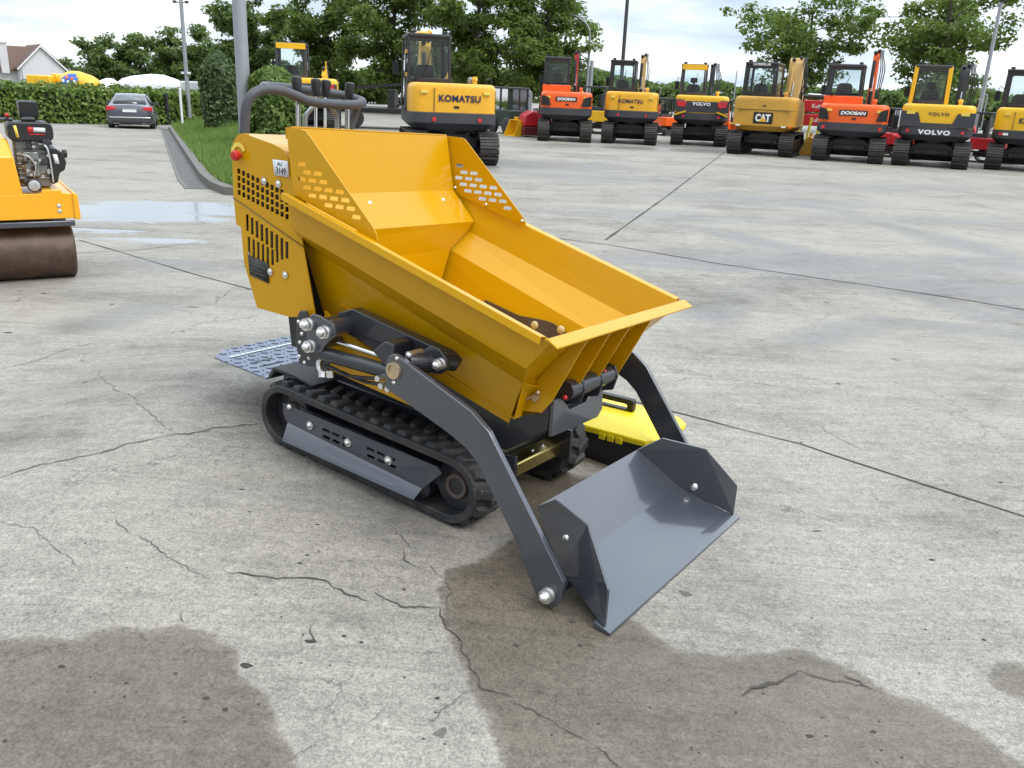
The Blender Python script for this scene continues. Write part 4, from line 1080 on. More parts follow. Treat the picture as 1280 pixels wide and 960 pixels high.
def excavator(name, label, px, py, yaw, st, sx=1.0, s=1.0):
    p = at(px, py); a = R(yaw); fwd = Vector((-math.sin(a), math.cos(a), 0))
    o = p + fwd * 1.0 * s
    E_ = thing(name, label, 'excavator', (o.x, o.y, gz(o.x, o.y)), a, 'excavators parked across the yard')
    E_.scale = (sx * s, s, s)
    body, lower, lows = st['body'], st.get('lower', excg), st
    hw = .90
    for sd in (-1, 1):
        tr = tracks_mb(.735 * sd, .40).build('track', shoe, E_, smooth=False)
        k = MB()
        for yy_, rr in ((-.82, .21), (.82, .21)): k.lathe([(0, .03), (0, rr), (.26, rr), (.26, .03)], (.735 * sd - .13, yy_, .33), (1, 0, 0), 16)
        k.prism([(-.8, .46), (.8, .46), (.8, .2), (-.8, .2)], 'x', .735 * sd - .11, .735 * sd + .12)
        for q in range(4): k.cyl((.735 * sd - .13, -.5 + q * .33, .17), (.735 * sd + .14, -.5 + q * .33, .17), .09)
        k.build('track_frame', st.get('tframe', cabg), tr)
    u = MB().prism([(-.56, .30), (.56, .30), (.56, .48), (.35, .60), (-.35, .60), (-.56, .48)], 'y', -.5, .5).cyl((0, 0, .5), (0, 0, .74), .48, n=24)
    u.box(-.42, .42, -.62, -.5, .33, .44).box(-.3, -.12, -.66, -.6, .36, .41).box(.12, .3, -.66, -.6, .36, .41)
    u.build('undercarriage', cabg, E_, bevel=.01)
    MB().prism([(1.35, .06), (1.42, .10), (1.40, .45), (1.33, .42), (1.30, .2)], 'x', -.93, .93).prism([(.4, .28), (1.33, .3), (1.33, .22), (.4, .2)], 'x', -.4, -.28).prism([(.4, .28), (1.33, .3), (1.33, .22), (.4, .2)], 'x', .28, .4).build('dozer_blade', st.get('blade', cabg), E_)
    # revolving frame and counterweight
    zc0, zc1 = .68, st.get('zc', 1.03)
    cw = MB()
    rings = [(.82, zc0), (.95, zc0 + .10), (1.0, zc0 + .14), (1.0, zc1)]
    P0 = plan(hw, -1.02, .95, .28, 6, .03); vs = []; n = len(P0)
    for k, z in rings: vs += [(x * (k if k < 1 else 1), y * (k * .98 if y < 0 and k < 1 else 1), z) for x, y in P0]
    fs = [(j * n + i, j * n + (i + 1) % n, (j + 1) * n + (i + 1) % n, (j + 1) * n + i) for j in range(len(rings) - 1) for i in range(n)] + [tuple(range(n))[::-1], tuple(range((len(rings) - 1) * n, len(rings) * n))]
    cwo = cw.add(vs, fs).build('counterweight', lower, E_, bevel=.012, ang=30)
    rear = -1.052
    if st.get('dots', 1):
        m = MB()
        for x in st.get('dotx', (-.42, .52)): m.lathe([(0, .045), (.008, .043)], (x, rear + .006, st.get('dotz', .90)), (0, -1, 0), 14)
        m.build('reflector', redlamp, cwo)
    # engine hood
    zh = st.get('zh', 1.60); hd = MB()
    P1 = plan(hw - .01, -1.0, -.20, .26, 6, .03); n = len(P1)
    rings = [(1.0, zc1 + .004), (1.0, zh - .13), (.985, zh - .06), (.94, zh - .015), (.87, zh)]
    vs = []
    for k, z in rings: vs += [(x * k, -.20 + (y + .20) * (k * .5 + .5), z) for x, y in P1]
    fs = [(j * n + i, j * n + (i + 1) % n, (j + 1) * n + (i + 1) % n, (j + 1) * n + i) for j in range(len(rings) - 1) for i in range(n)] + [tuple(range(n))[::-1], tuple(range((len(rings) - 1) * n, len(rings) * n))]
    hd.add(vs, fs).prism([(-.20, zc1 + .004), (.85, zc1 + .004), (.85, 1.2), (.5, zh - .12), (-.20, zh - .05)], 'x', .18, .885)
    hood_ = hd.build('engine_hood', body, E_, ang=42)
    hr_ = -1.032
    sm = MB()
    for x in st.get('seams', ()): sm.box(x - .004, x + .004, hr_ - .006, hr_ + .02, zc1 + .02, zh - .10)
    if sm.v: sm.build('panel_seam', cabg, hood_)
    if st.get('latch', 1): MB().box(-.02, .09, hr_ - .010, hr_ + .01, zc1 + .09, zc1 + .135).build('latch', black, hood_)
    if st.get('decal', 1):
        for x in (-.62, .66): MB().box(x - .07, x + .07, hr_ - .006, hr_ + .04, zh - .20, zh - .14).build('decal', ltyel, hood_)
    gz_ = MB()
    if st.get('sidevents'):
        for k in range(7): gz_.box(.884, .894, -.75, -.45, zc1 + .07 + k * .05, zc1 + .09 + k * .05)
        for k in range(9): gz_.box(hw - .035, hw - .015, -.86, -.80, zc1 + .06 + k * .045, zc1 + .08 + k * .045)
        gz_.build('vent', black, hood_)
    # cab
    cx0, cx1, cy0, cy1, zb, zt = st.get('cab', (-.86, .06, -.22, .98, 1.06, 2.55))
    zr = st.get('zr', zh - .01)
    cm = st.get('cabm', cabg); pw = st.get('pw', .07)
    cb = MB()
    tl = st.get('taper', .03)
    def post(x0, x1, y0, y1, z0, z1, dx=0):
        cb.add([(x0, y0, z0), (x1, y0, z0), (x1, y1, z0), (x0, y1, z0), (x0 + dx, y0, z1), (x1 + dx, y0, z1), (x1 + dx, y1, z1), (x0 + dx, y1, z1)], [(3, 2, 1, 0), (4, 5, 6, 7), (0, 1, 5, 4), (1, 2, 6, 5), (2, 3, 7, 6), (3, 0, 4, 7)])
    post(cx0, cx0 + pw, cy0, cy0 + pw, zb, zt - .08, tl); post(cx1 - pw, cx1, cy0, cy0 + pw, zb, zt - .08, -tl)
    post(cx0, cx0 + pw, cy1 - pw, cy1, zb, zt - .08, tl); post(cx1 - pw, cx1, cy1 - pw, cy1, zb, zt - .08, -tl)
    post(cx0, cx0 + .05, cy0 + .48, cy0 + .56, zb, zt - .08, tl)
    cb.box(cx0, cx1, cy0, cy1, zb, zb + .10).box(cx0, cx0 + .03, cy0, cy0 + .5, zb, zb + .55)
    cb.box(cx0 + pw, cx1 - pw, cy0 + .004, cy0 + .045, zr, zr + st.get('sill', .10)).box(cx0 + tl + pw, cx1 - tl - pw, cy0 + .004, cy0 + .045, zt - st.get('head', .16), zt - .075)
    cbo = cb.build('cab', cm, E_, bevel=.012)
    rf = MB().prism(rrect(cx0 + tl - .015, cx1 - tl + .015, cy0 - .02, cy1 + .03, .07, 3), 'z', zt - .085, zt - .01)
    rf.build('roof', st.get('roof', cabg), cbo, bevel=.02)
    if 'header' in st: MB().box(cx0 + tl + .03, cx1 - tl - .03, cy0 - .026, cy0 + .02, zt - .20, zt - .03).build('roof_panel', st['header'], cbo, bevel=.01)
    if 'pillars' in st:
        cbp = MB(); cb = cbp
        post(cx0 - .005, cx0 + pw + .03, cy0 - .012, cy0 + .2, zr, zt - .04, tl); post(cx1 - pw - .03, cx1 + .005, cy0 - .012, cy0 + .2, zr, zt - .04, -tl)
        pieces(cbp, 'pillar', st['pillars'], cbo, bevel=.015)
    g1 = MB().quad((cx0 + pw, cy0 + .03, zr + .08), (cx1 - pw, cy0 + .03, zr + .08), (cx1 - pw - tl, cy0 + .03, zt - .12), (cx0 + pw + tl, cy0 + .03, zt - .12)).build('rear_window', glass, cbo, fix=False, smooth=False)
    if st.get('frame', 1):
        x0, x1, z0, z1 = cx0 + pw + .01, cx1 - pw - .01, zr + .06, zt - .12
        MB().panel([(x0, z0), (x1, z0), (x1 - tl, z1), (x0 + tl, z1)], [rrect(x0 + .07, x1 - .07, z0 + .07, z1 - .06, .05, 3)], lambda q: (q[0], cy0 + .012, q[1]), (0, .014, 0)).build('window_frame', cabg, cbo, smooth=False)
    MB().quad((cx0 + pw, cy1 - .03, zb + .1), (cx1 - pw, cy1 - .03, zb + .1), (cx1 - pw - tl, cy1 - .03, zt - .1), (cx0 + pw + tl, cy1 - .03, zt - .1)).build('windscreen', glass, cbo, fix=False, smooth=False)
    for nm, x, d_ in (('door_window', cx0 + .02, tl), ('side_window', cx1 - .02, -tl)):
        MB().quad((x, cy0 + pw, zb + (.55 if d_ > 0 else .5)), (x, cy1 - pw, zb + .2), (x + d_, cy1 - pw, zt - .1), (x + d_, cy0 + pw, zt - .1)).build(nm, glass, cbo, fix=False, smooth=False)
    xm = (cx0 + cx1) / 2 + st.get('seatx', 0)
    se = MB().prism([(xm - .24, 1.45), (xm + .24, 1.45), (xm + .20, zr + .30), (xm + .13, zr + .36), (xm - .13, zr + .36), (xm - .20, zr + .30)], 'y', cy0 + .18, cy0 + .28)
    se.box(xm - .25, xm + .25, cy0 + .2, cy0 + .7, 1.32, 1.48)
    if st.get('headrest'): se.prism(rrect(xm - .12, xm + .12, zr + .40, zr + .56, .04, 3), 'y', cy0 + .2, cy0 + .27).box(xm - .03, xm + .03, cy0 + .22, cy0 + .25, zr + .3, zr + .42)
    se.build('seat', black, cbo, bevel=.03)
    MB().cyl((cx0 + .2, cy0 - .05, zr + .02), (cx0 + .2, cy0 - .05, zr + .10), .03).build('work_lamp', black, cbo) if st.get('lamp', 1) else None
    mr = MB().tube([(cx0 + .03, cy1 - .05, zt - .5), (cx0 - .10, cy1 - .02, zt - .42), (cx0 - .12, cy1 - .02, zt - .55)], .012, 6).prism(rrect(cx0 - .19, cx0 - .05, zt - .82, zt - .55, .03, 2), 'y', cy1 - .05, cy1 - .01)
    mr.build('mirror', black, cbo)
    wl = MB()
    for x in (cx0 + .14, cx1 - .14): wl.box(x - .05, x + .05, cy0 + .1, cy0 + .18, zt - .01, zt + .05)
    pieces(wl, 'roof_lamp', black, cbo, bevel=.008)
    MB().tube([(xm - .05, cy0 + .0, zr + .09), (xm + .12, cy0 - .004, zt - .30)], .008, 5).build('wiper', black, cbo)
    MB().box(cx0 + .2, cx1 - .12, cy1 - .3, cy1 - .12, 1.45, zr + .12).build('dashboard', black, cbo, bevel=.03)
    MB().tube([(.86, -.3, zh - .12), (.88, -.3, zh + .14), (.88, .25, zh + .10), (.86, .25, 1.3)], .014, 6).build('handrail', black, hood_)
    # boom, dipper and bucket
    bx, bw, bt = st.get('bx', .26), st.get('bw', .20), st.get('bt', 2.78)
    bm_ = st.get('boom', body)
    pts = [(.80, 1.05), (1.05, 1.75), (1.15, bt - .15), (1.28, bt), (1.42, bt - .02), (1.75, bt - .62), (2.28, 1.55), (2.16, 1.45), (1.65, bt - .85), (1.38, bt - .55), (1.30, 1.7), (1.05, .95)]
    bmo = MB().prism(pts, 'x', bx - bw / 2, bx + bw / 2).box(bx - bw * .75, bx + bw * .75, .70, 1.1, .85, 1.15).build('boom', bm_, E_, bevel=.015)
    MB().prism([(2.1, 1.75), (2.32, 1.72), (2.42, 1.45), (2.05, .55), (1.93, .58)], 'x', bx - bw * .4, bx + bw * .4).build('dipper', bm_, E_, bevel=.01)
    MB().prism([(1.6, .62), (2.05, .62), (2.15, .3), (1.95, .12), (1.65, .12), (1.55, .35)], 'x', bx - .3, bx + .3).build('bucket', cabg, E_, bevel=.01)
    cyx = bx + bw * .28
    cl_ = MB().cyl((cyx - bw * .5, .98, bt - 1.0), (cyx - bw * .5, 1.10, bt - .28), .045, n=10)
    cl_.cyl((bx, .9, .9), (bx, .99, bt - 1.1), .05, n=10).build('boom_cylinder', st.get('cylm', cabg), bmo)
    MB().cyl((bx, .985, bt - 1.12), (bx, 1.07, bt - .7), .028, n=8).build('cylinder_rod', chrome, bmo)
    hz = MB()
    for q in range(st.get('hoses', 2)):
        xh = bx + bw / 2 + .02 + .035 * q
        hz.tube(smooth_path([(xh, .85, 1.15), (xh + .03, .82, 1.6), (xh + .06 + .02 * q, .95, bt - .55), (xh, 1.1, bt - .15), (xh, 1.3, bt + .02)], 4), .014, 6)
    hz.sphere((bx - bw * .2, 1.15, bt - .06), .06, 8).sphere((bx + bw * .3, 1.22, bt + .0), .05, 8)
    hz.build('hydraulic_hose', black, bmo)
    # hood furniture
    ex = MB().cyl((.48, -.55, zh - .02), (.48, -.55, zh + .09), .05).cyl((.48, -.55, zh + .08), (.48, -.55, zh + .15), .07, .05)
    ex.build('filler_cap', st.get('capm', body), hood_)
    if st.get('beacon'): MB().lathe([(0, .05), (.06, .07), (.12, .06), (.14, .02)], (.42, -.40, zh), (0, 0, 1), 14).build('beacon', galv, hood_)
    if st.get('mirror'): MB().tube([(hw - .02, -.6, zh - .1), (hw + .06, -.6, zh + .15), (hw - .02, -.5, zh + .18)], .012, 6).build('handrail', galv, hood_)
    return E_, cwo, hood_, cbo, hr_, rear

RX = (R(90), 0, 0)
# 1 yellow machine nearest the dumper, turned a little left
E1, cw, hd_, cb_, hr_, rear = excavator('excavator', 'yellow excavator standing nearest, behind the dumper, with navy lettering on its hood', 567, 206, 13,
    dict(body=excy, cab=(-.90, .05, -.22, 1.0, 1.0, 2.56), seams=(-.42,), bx=-.34, bw=.24, bt=2.50, sidevents=1, beacon=1, frame=0, pw=.06, seatx=-.08, hoses=0), 1.0, 1.0)
text_obj('lettering', 'KOMATSU', blueink, hd_, .86, .135, (.10, hr_ - .008, 1.31), RX, .035, .004, 1.08)
MB().sphere((-.5, .3, 2.58), .09, 10, (1.6, 1, .5)).sphere((-.36, .35, 2.60), .06, 8).build('beacon', excy, cb_)
for z in (1.75, 2.2):
    MB().box(-.885, -.872, -.1, .25, z - .035, z + .035).build('stripe', excy, cb_)
# 2 orange
E2, cw, hd_, cb_, hr_, rear = excavator('excavator', 'orange excavator with plain dark roof, first of the distant row beside the big trees', 705, 177.5, -3,
    dict(body=orange, cab=(-.86, .10, -.25, .98, 1.06, 2.58), zh=1.52, zr=1.70, boom=redpaint, bx=.27, bw=.15, bt=2.82, dots=0, latch=1, capm=orange, roof=excg, sill=.05, frame=0, pw=.1), .92, 1.0)
MB().box(-.86, .12, -.30, -.2, 1.45, 1.72).build('cab_base', orange, hd_, bevel=.02)
for sd in (-1, 1):
    MB().prism([(sd * .86, 1.10), (sd * .52, 1.10), (sd * .62, 1.36), (sd * .86, 1.40)], 'y', hr_ - .012, hr_ + .03).build('grille', black, hd_)
MB().box(-.36, .36, hr_ - .012, hr_ + .01, 1.24, 1.37).build('name_plate', cabg, hd_)
text_obj('lettering', 'DOOSAN', whitel, hd_, .62, .085, (0, hr_ - .016, 1.305), RX, .05, .004, 1.0, .15)
# 3 yellow
E3, cw, hd_, cb_, hr_, rear = excavator('excavator', 'yellow excavator under the thin tall mast, tan boom raised beside its dark cab', 785, 180.5, -9,
    dict(body=excy, cab=(-.86, .08, -.22, .98, 1.06, 2.57), seams=(-.40,), boom=tan, bx=.22, bw=.20, bt=2.80, beacon=1, mirror=1, sidevents=1), .94, 1.0)
text_obj('lettering', 'KOMATSU', ink, hd_, .82, .125, (-.02, hr_ - .008, 1.32), RX, .03, .004, 1.08)
# 4 yellow and black with red lamps
E4, cw, hd_, cb_, hr_, rear = excavator('excavator', 'yellow and charcoal excavator with large red tail lamps and yellow cab header', 872, 182.5, -11,
    dict(body=excy2, cab=(-.82, .12, -.22, .98, 1.06, 2.57), boom=excg, bx=.26, bw=.17, bt=2.62, header=excy2, hoses=4, headrest=1, decal=0, latch=0, dotz=.92, dotx=(-.58, .58), zh=1.58, cabm=excg), .97, 1.0)
MB().prism([(-.90, 1.06), (.90, 1.06), (.90, 1.44), (.62, 1.44), (.56, 1.40), (-.56, 1.40), (-.62, 1.44), (-.90, 1.44)], 'y', hr_ - .016, hr_ + .05).build('rear_panel', excg, hd_, bevel=.008)
for sd in (-1, 1):
    MB().prism([(sd * .84, 1.40), (sd * .55, 1.40), (sd * .50, 1.34), (sd * .56, 1.20), (sd * .80, 1.22)], 'y', hr_ - .03, hr_).build('tail_lamp', redlamp, hd_, bevel=.01)
    MB().prism([(sd * .90, .98), (sd * .52, 1.10), (sd * .50, 1.06), (sd * .86, .94)], 'y', hr_ - .04, hr_).build('accent', excy2, hd_)
text_obj('lettering', 'VOLVO', whitel, hd_, .60, .11, (-.02, hr_ - .022, 1.32), RX, .05, .004, 1.15)
# 5 mustard
E5, cw, hd_, cb_, hr_, rear = excavator('excavator', 'faded mustard excavator with black square badge and wide worn boom', 948, 194.5, -24,
    dict(body=caty, lower=caty, cab=(-.84, .16, -.22, 1.0, 1.06, 2.57), boom=tan, bx=.42, bw=.40, bt=2.76, dots=0, decal=0, latch=0, zc=.86, zh=1.62, cylm=tan, hoses=3, frame=1, roof=cabg), 1.0, 1.0)
MB().box(-.92, .92, -1.062, -.5, .83, .865).build('bumper_strip', caty, cw)
MB().box(-.88, .88, hr_ - .006, hr_ + .03, 1.255, 1.265).build('panel_seam', cabg, hd_)
MB().box(-.05, .05, hr_ - .008, hr_ + .03, 1.36, 1.39).build('latch', cabg, hd_)
MB().prism(rrect(-.27, .27, .885, 1.195, .02, 2), 'y', hr_ - .012, hr_ + .02).build('badge', black, hd_)
bt_ = text_obj('lettering', 'CAT', whitel, hd_, .42, .21, (0, hr_ - .018, 1.045), RX, .05)
MB().prism([(-.12, .94), (.12, .94), (.0, 1.06)], 'y', hr_ - .026, hr_ - .021).build('badge_triangle', excy2, hd_)
text_obj('lettering', 'CATERPILLAR', whitel, cb_, .50, .065, (-.34, -.245, 2.50), RX, .03)
for x in (-.68, .6): MB().box(x - .06, x + .06, -1.075, -1.05, .80, .84).build('reflector', whitel, cw)
MB().box(.72, .84, -1.075, -1.05, .80, .84).build('reflector', orange, cw)
# 6 orange, bigger in view
E6, cw, hd_, cb_, hr_, rear = excavator('excavator', 'orange excavator with tall upright orange boom, between the mustard one and the twin-lettered yellow one', 1057, 203, -22,
    dict(body=orange, cab=(-.86, .12, -.25, .98, 1.06, 2.56), zh=1.52, zr=1.70, boom=orange, bx=.30, bw=.17, bt=2.98, dots=0, capm=orange, roof=excg, sill=.05, hoses=3, pw=.09, frame=0), 1.0, 1.0)
MB().box(-.86, .16, -.30, -.2, 1.45, 1.72).build('cab_base', orange, hd_, bevel=.02)
for sd in (-1, 1):
    MB().prism([(sd * .87, 1.10), (sd * .60, 1.10), (sd * .68, 1.36), (sd * .87, 1.42)], 'y', hr_ - .012, hr_ + .03).build('grille', black, hd_)
    MB().lathe([(0, .05), (.01, .045)], (sd * .72, rear + .02, .90), (0, -1, 0), 12).build('reflector', redlamp, cw)
MB().box(-.36, .36, hr_ - .012, hr_ + .01, 1.22, 1.36).build('name_plate', cabg, hd_)
text_obj('lettering', 'DOOSAN', whitel, hd_, .64, .09, (0, hr_ - .016, 1.29), RX, .05, .004, 1.0, .15)
# 7 yellow/charcoal with two rows of lettering
E7, cw, hd_, cb_, hr_, rear = excavator('excavator', 'yellow and charcoal excavator with lettering on two rows and yellow cab pillars', 1160, 209.5, -25,
    dict(body=excy2, cab=(-.80, .18, -.22, 1.0, 1.06, 2.60), boom=excg, bx=.46, bw=.24, bt=2.66, hoses=4, headrest=1, decal=0, latch=0, pillars=excy2, dotx=(-.66, .66), dotz=.92, zh=1.60, cabm=excg, roof=excg, mirror=1, capm=excy2), 1.0, 1.0)
for sd in (-1, 1): MB().prism([(sd * .89, 1.04), (sd * .0, 1.04), (sd * .0, 1.13), (sd * .38, 1.13), (sd * .47, 1.38), (sd * .89, 1.42)], 'y', hr_ - .014, hr_ + .06).build('rear_panel', excg, hd_)
for sd in (-1, 1): MB().box(sd * .65 - .10, sd * .65 + .10, hr_ - .018, hr_ + .02, 1.34, 1.42).build('decal', ltyel, hd_)
text_obj('lettering', 'VOLVO', ink, hd_, .50, .085, (.02, hr_ - .012, 1.36), RX, .03, .004, 1.25)
text_obj('lettering', 'VOLVO', whitel, cw, .78, .12, (-.02, rear - .006, .90), RX, .05, .004, 1.2)
# 8 cut by the right edge
E8, cw, hd_, cb_, hr_, rear = excavator('excavator', 'yellow excavator cut off by the right edge of the view', 1278, 215, -28,
    dict(body=excy2, cab=(-.86, .06, -.22, .98, 1.06, 2.58), seams=(-.45,), dots=0, bx=.3, pw=.09, sidevents=1), 1.0, 1.0)
text_obj('lettering', 'KOMATSU', ink, hd_, .86, .14, (.10, hr_ - .008, 1.28), RX, .04, .004, 1.08)
MB().box(-.74, -.64, rear + .02, rear + .06, .90, .96).build('reflector', redlamp, cw)
MB().box(-.64, -.52, rear + .01, rear + .06, .90, .96).build('reflector', whitel, cw)
# 9 behind the shrub on the left
E9, cw, hd_, cb_, hr_, rear = excavator('excavator', 'yellow and charcoal excavator half hidden behind the round shrub and handlebar', 385, 164, 10,
    dict(body=excy2, cab=(-.95, .02, -.22, 1.0, 1.06, 2.62), boom=excy2, bx=.45, bw=.16, bt=1.95, header=excy2, hoses=1, headrest=0, decal=0, latch=0, zh=1.58, cabm=excg, pw=.08), 1.05, 1.02)
MB().box(-.88, .88, hr_ - .016, hr_ + .05, 1.06, 1.42).build('rear_panel', excg, hd_, bevel=.008)
MB().box(.45, .80, hr_ - .03, hr_, 1.15, 1.40).build('tail_lamp', redlamp, hd_)
text_obj('lettering', 'VOLVO', whitel, hd_, .60, .11, (-.1, hr_ - .022, 1.30), RX, .05, .004, 1.15)
MB().cyl((.55, -.4, 1.5), (.55, -.4, 2.1), .018, n=8).build('marker_pole', excy2, hd_)
# ------------------------------------------------------------------ second row glimpsed through the gaps
def mini(label, px, py, Y, yaw, body, s=.8, boomup=1.9, hide_cab=False, name='compact_excavator', cabm=excg):
    """small canopy/cab digger, simplified but complete"""
    p = atd(px, py, Y); E_ = thing(name, label, 'excavator', (p.x, p.y, gz(p.x, p.y)), R(yaw), 'small machines parked in the second row'); E_.scale = (s, s, s)
    for sd in (-1, 1): tracks_mb(.6 * sd, .32, -.9, .9, .26).build('track', shoe, E_, smooth=False)
    MB().box(-.45, .45, -.4, .4, .25, .5).cyl((0, 0, .45), (0, 0, .6), .35).build('undercarriage', cabg, E_)
    MB().prism(plan(.72, -.85, .5, .25, 5), 'z', .58, 1.12).prism([(.3, 1.12), (.3, .6), (.9, .6), (.9, 1.0)], 'x', .1, .7).build('body', body, E_, bevel=.04)
    c = MB()
    if not hide_cab:
        for x in (-.7, .08):
            for y in (-.3, .75): c.box(x, x + .06, y, y + .06, 1.1, 2.2)
        c.box(-.7, .14, -.3, .81, 1.05, 1.3)
        cb = c.build('cab', cabm, E_, bevel=.01)
        MB().box(-.74, .18, -.35, .86, 2.18, 2.27).build('roof', cabm, cb, bevel=.03)
        MB().quad((-.64, -.28, 1.3), (.08, -.28, 1.3), (.08, -.28, 2.18), (-.64, -.28, 2.18)).build('rear_window', glass, cb, fix=False, smooth=False)
        MB().box(-.5, -.05, .0, .1, 1.3, 1.9).build('seat', black, cb, bevel=.03)
    b_ = MB().prism([(.7, .7), (.95, 1.4), (1.35, boomup), (1.65, boomup - .1), (2.1, 1.2), (2.0, 1.1), (1.55, boomup - .32), (1.2, 1.3), (1.0, .65)], 'x', .2, .38)
    b_.prism([(1.95, 1.3), (2.15, 1.25), (1.85, .35), (1.7, .4)], 'x', .22, .36)
    bo_ = b_.build('boom', body, E_, bevel=.01)
    MB().cyl((.29, .9, .8), (.29, 1.35, 1.55), .045).build('boom_cylinder', cabg, bo_)
    MB().prism([(1.45, .5), (1.9, .5), (1.95, .2), (1.75, .05), (1.45, .08)], 'x', .0, .55).build('bucket', cabg, E_)
    MB().prism([(-1.25, .05), (-1.2, .4), (-1.12, .38), (-1.15, .05)], 'x', -.7, .7).build('dozer_blade', cabg, E_)
    return E_
mini('small yellow digger with arched arm seen between the first orange excavator and its yellow neighbour', 752, 168, 36.0, 62, excy2, .78, 2.0)
mini('small orange digger with grey cab seen between the mast excavator and the red-lamp excavator', 832, 176, 37.0, 20, orange, .64)
mini('small orange digger peeping out left of the mustard excavator', 915, 180, 35, 160, orange, .66, 2.0)
mini('small orange-red digger with grey cab seen left of the twin-lettered excavator', 1117, 190, 28.5, 200, redpaint, .64, 1.8)
mini('small red digger with grey cab seen in the gap before the right edge', 1233, 192, 27.5, 30, redpaint, .64)
mini('small orange digger seen behind the tall orange boom machine', 1100, 186, 31, 150, orange, .64)

# dark green loader cab with grey arm, yellow bucket and red mower deck left of the first orange excavator
p = atd(638, 165, 33)
T = thing('wheel_loader', 'dark compact loader cab standing in front of the big trees', 'loader', (p.x, p.y, gz(p.x, p.y)), R(35))
T.scale = (.72, .72, .72)
gcab = paint('deep_green_cab', (.02, .035, .03), .4)
MB().box(-.62, .62, -.7, .9, .35, 1.15).build('body', gcab, T, bevel=.05)
c = MB()
for x in (-.6, .53):
    for y in (-.6, .1, .75): c.box(x, x + .07, y, y + .07, 1.1, 2.15)
c.box(-.6, .6, -.6, .82, 1.10, 1.16)
cb = c.build('cab', gcab, T)
MB().box(-.64, .64, -.66, .86, 2.12, 2.22).build('roof', excg, cb, bevel=.03)
for x in (-.56, .56): MB().quad((x, -.55, 1.15), (x, .78, 1.15), (x, .78, 2.12), (x, -.55, 2.12)).build('side_window', dglass, cb, fix=False, smooth=False)
MB().quad((-.53, -.56, 1.15), (.53, -.56, 1.15), (.53, -.56, 2.12), (-.53, -.56, 2.12)).build('rear_window', dglass, cb, fix=False, smooth=False)
for x in (-.7, .5):
    for y in (-.55, .7): MB().lathe([(0, .1), (0, .36), (.03, .40), (.17, .40), (.2, .36), (.2, .1)], (x, y, .40), (1, 0, 0), 20).build('wheel', rubber, T)
p = atd(656, 160, 34)
T = thing('breaker_arm', 'grey rounded steel attachment arm standing beside the dark loader cab', 'attachment', (p.x, p.y, gz(p.x, p.y)), R(10))
T.scale = (.66, .66, .66)
MB().prism([(-.22, 0), (.22, 0), (.26, .6), (.34, 1.5), (.34, 2.0)] + [(.04 + .30 * math.cos(R(a)), 2.05 + .30 * math.sin(R(a))) for a in range(0, 181, 30)] + [(-.26, 1.5)], 'y', -.08, .08).build('arm_plate', galv, T, bevel=.02)
b_ = MB()
for x, z in ((-.05, 2.15), (.15, 2.0), (.0, 1.7), (.1, 1.4)): b_.cyl((x, -.10, z), (x, .1, z), .05)
b_.build('pin', excg, T)
def bucket(label, px, py, Y, yaw, mat, s=1.0, w_=1.0):
    p = atd(px, py, Y); T = thing('digger_bucket', label, 'bucket', (p.x, p.y, gz(p.x, p.y)), R(yaw)); T.scale = (s, s, s)
    prof = [(.45, .0), (.0, .0), (-.22, .08), (-.36, .28), (-.36, .55), (-.2, .80), (.05, .88)]
    inn = [(x * .94 + .01, z * .92 + .04) for x, z in prof]
    m = MB().prism(prof + inn[::-1], 'y', -w_ / 2, w_ / 2)
    sh_ = m.build('shell', mat, T)
    for y in (-w_ / 2 - .01, w_ / 2 - .01): MB().prism(prof, 'y', y, y + .02).build('side_plate', mat, T)
    t_ = MB()
    for k in range(5): t_.prism([(.44, .0), (.60, .01), (.60, .02), (.44, .05)], 'y', -w_ / 2 + .06 + k * (w_ - .2) / 4, -w_ / 2 + .14 + k * (w_ - .2) / 4)
    t_.build('teeth', mat, sh_)
    e_ = MB()
    for y in (-.12, .1): e_.prism([(-.1, .86), (.05, .88), (.0, 1.05), (-.12, 1.02)], 'y', y, y + .03)
    e_.build('hitch_ear', mat, T)
    return T
bucket('yellow digger bucket on the concrete left of the first orange excavator', 644, 168, 31.5, 215, excy2, .62)
bucket('orange yellow digger bucket on the ground between the mustard and the second orange excavator', 1010, 188, 27.5, 160, excy, .62)
p = atd(668, 167, 31.5)
T = thing('mower_deck', 'crimson red mower attachment beside the yellow bucket', 'attachment', (p.x, p.y, gz(p.x, p.y)), R(15))
MB().prism([(-.5, .35), (-.45, .72), (-.2, .86), (.2, .80), (.5, .62), (.5, .35)], 'y', -.4, .4).build('hood', redpaint, T, bevel=.05)
MB().box(-.5, .5, -.42, .42, .05, .33).build('deck', paint('dark_red_deck', (.12, .01, .015), .5), T, bevel=.02)
MB().prism([(-.1, .82), (.1, .42), (.2, .42), (.05, .84)], 'y', -.43, -.40).build('rib', paint('pink_rib', (.6, .06, .08), .4), T)
MB().cyl((0, 0, .8), (0, 0, .95), .10).build('gearbox', galv, T)
# long red attachment with pale lettering
p = atd(1010, 150, 29.5)
T = thing('red_loader_boom', 'long red loader frame in two stacked beams behind the mustard excavator', 'attachment', (p.x, p.y, gz(p.x, p.y)), R(-20))
for k, z in enumerate((1.22, .80)):
    bmm = MB().box(-1.1, 1.0, -.12, .12, z, z + .36).build('beam', redpaint, T, bevel=.03)
    text_obj('lettering', 'Kubota', whitel, bmm, .5, .13, (.32, -.126, z + .19), RX, .01)
MB().cyl((-1.1, 0, 1.70), (1.0, 0, 1.68), .055).build('cylinder', excg, T)
MB().cyl((-.1, -.02, 1.75), (1.0, -.02, 1.74), .03).build('cylinder_rod', chrome, T)
for x in (-.8, .7): MB().box(x, x + .2, -.1, .1, 0, .82).build('leg', redpaint, T)
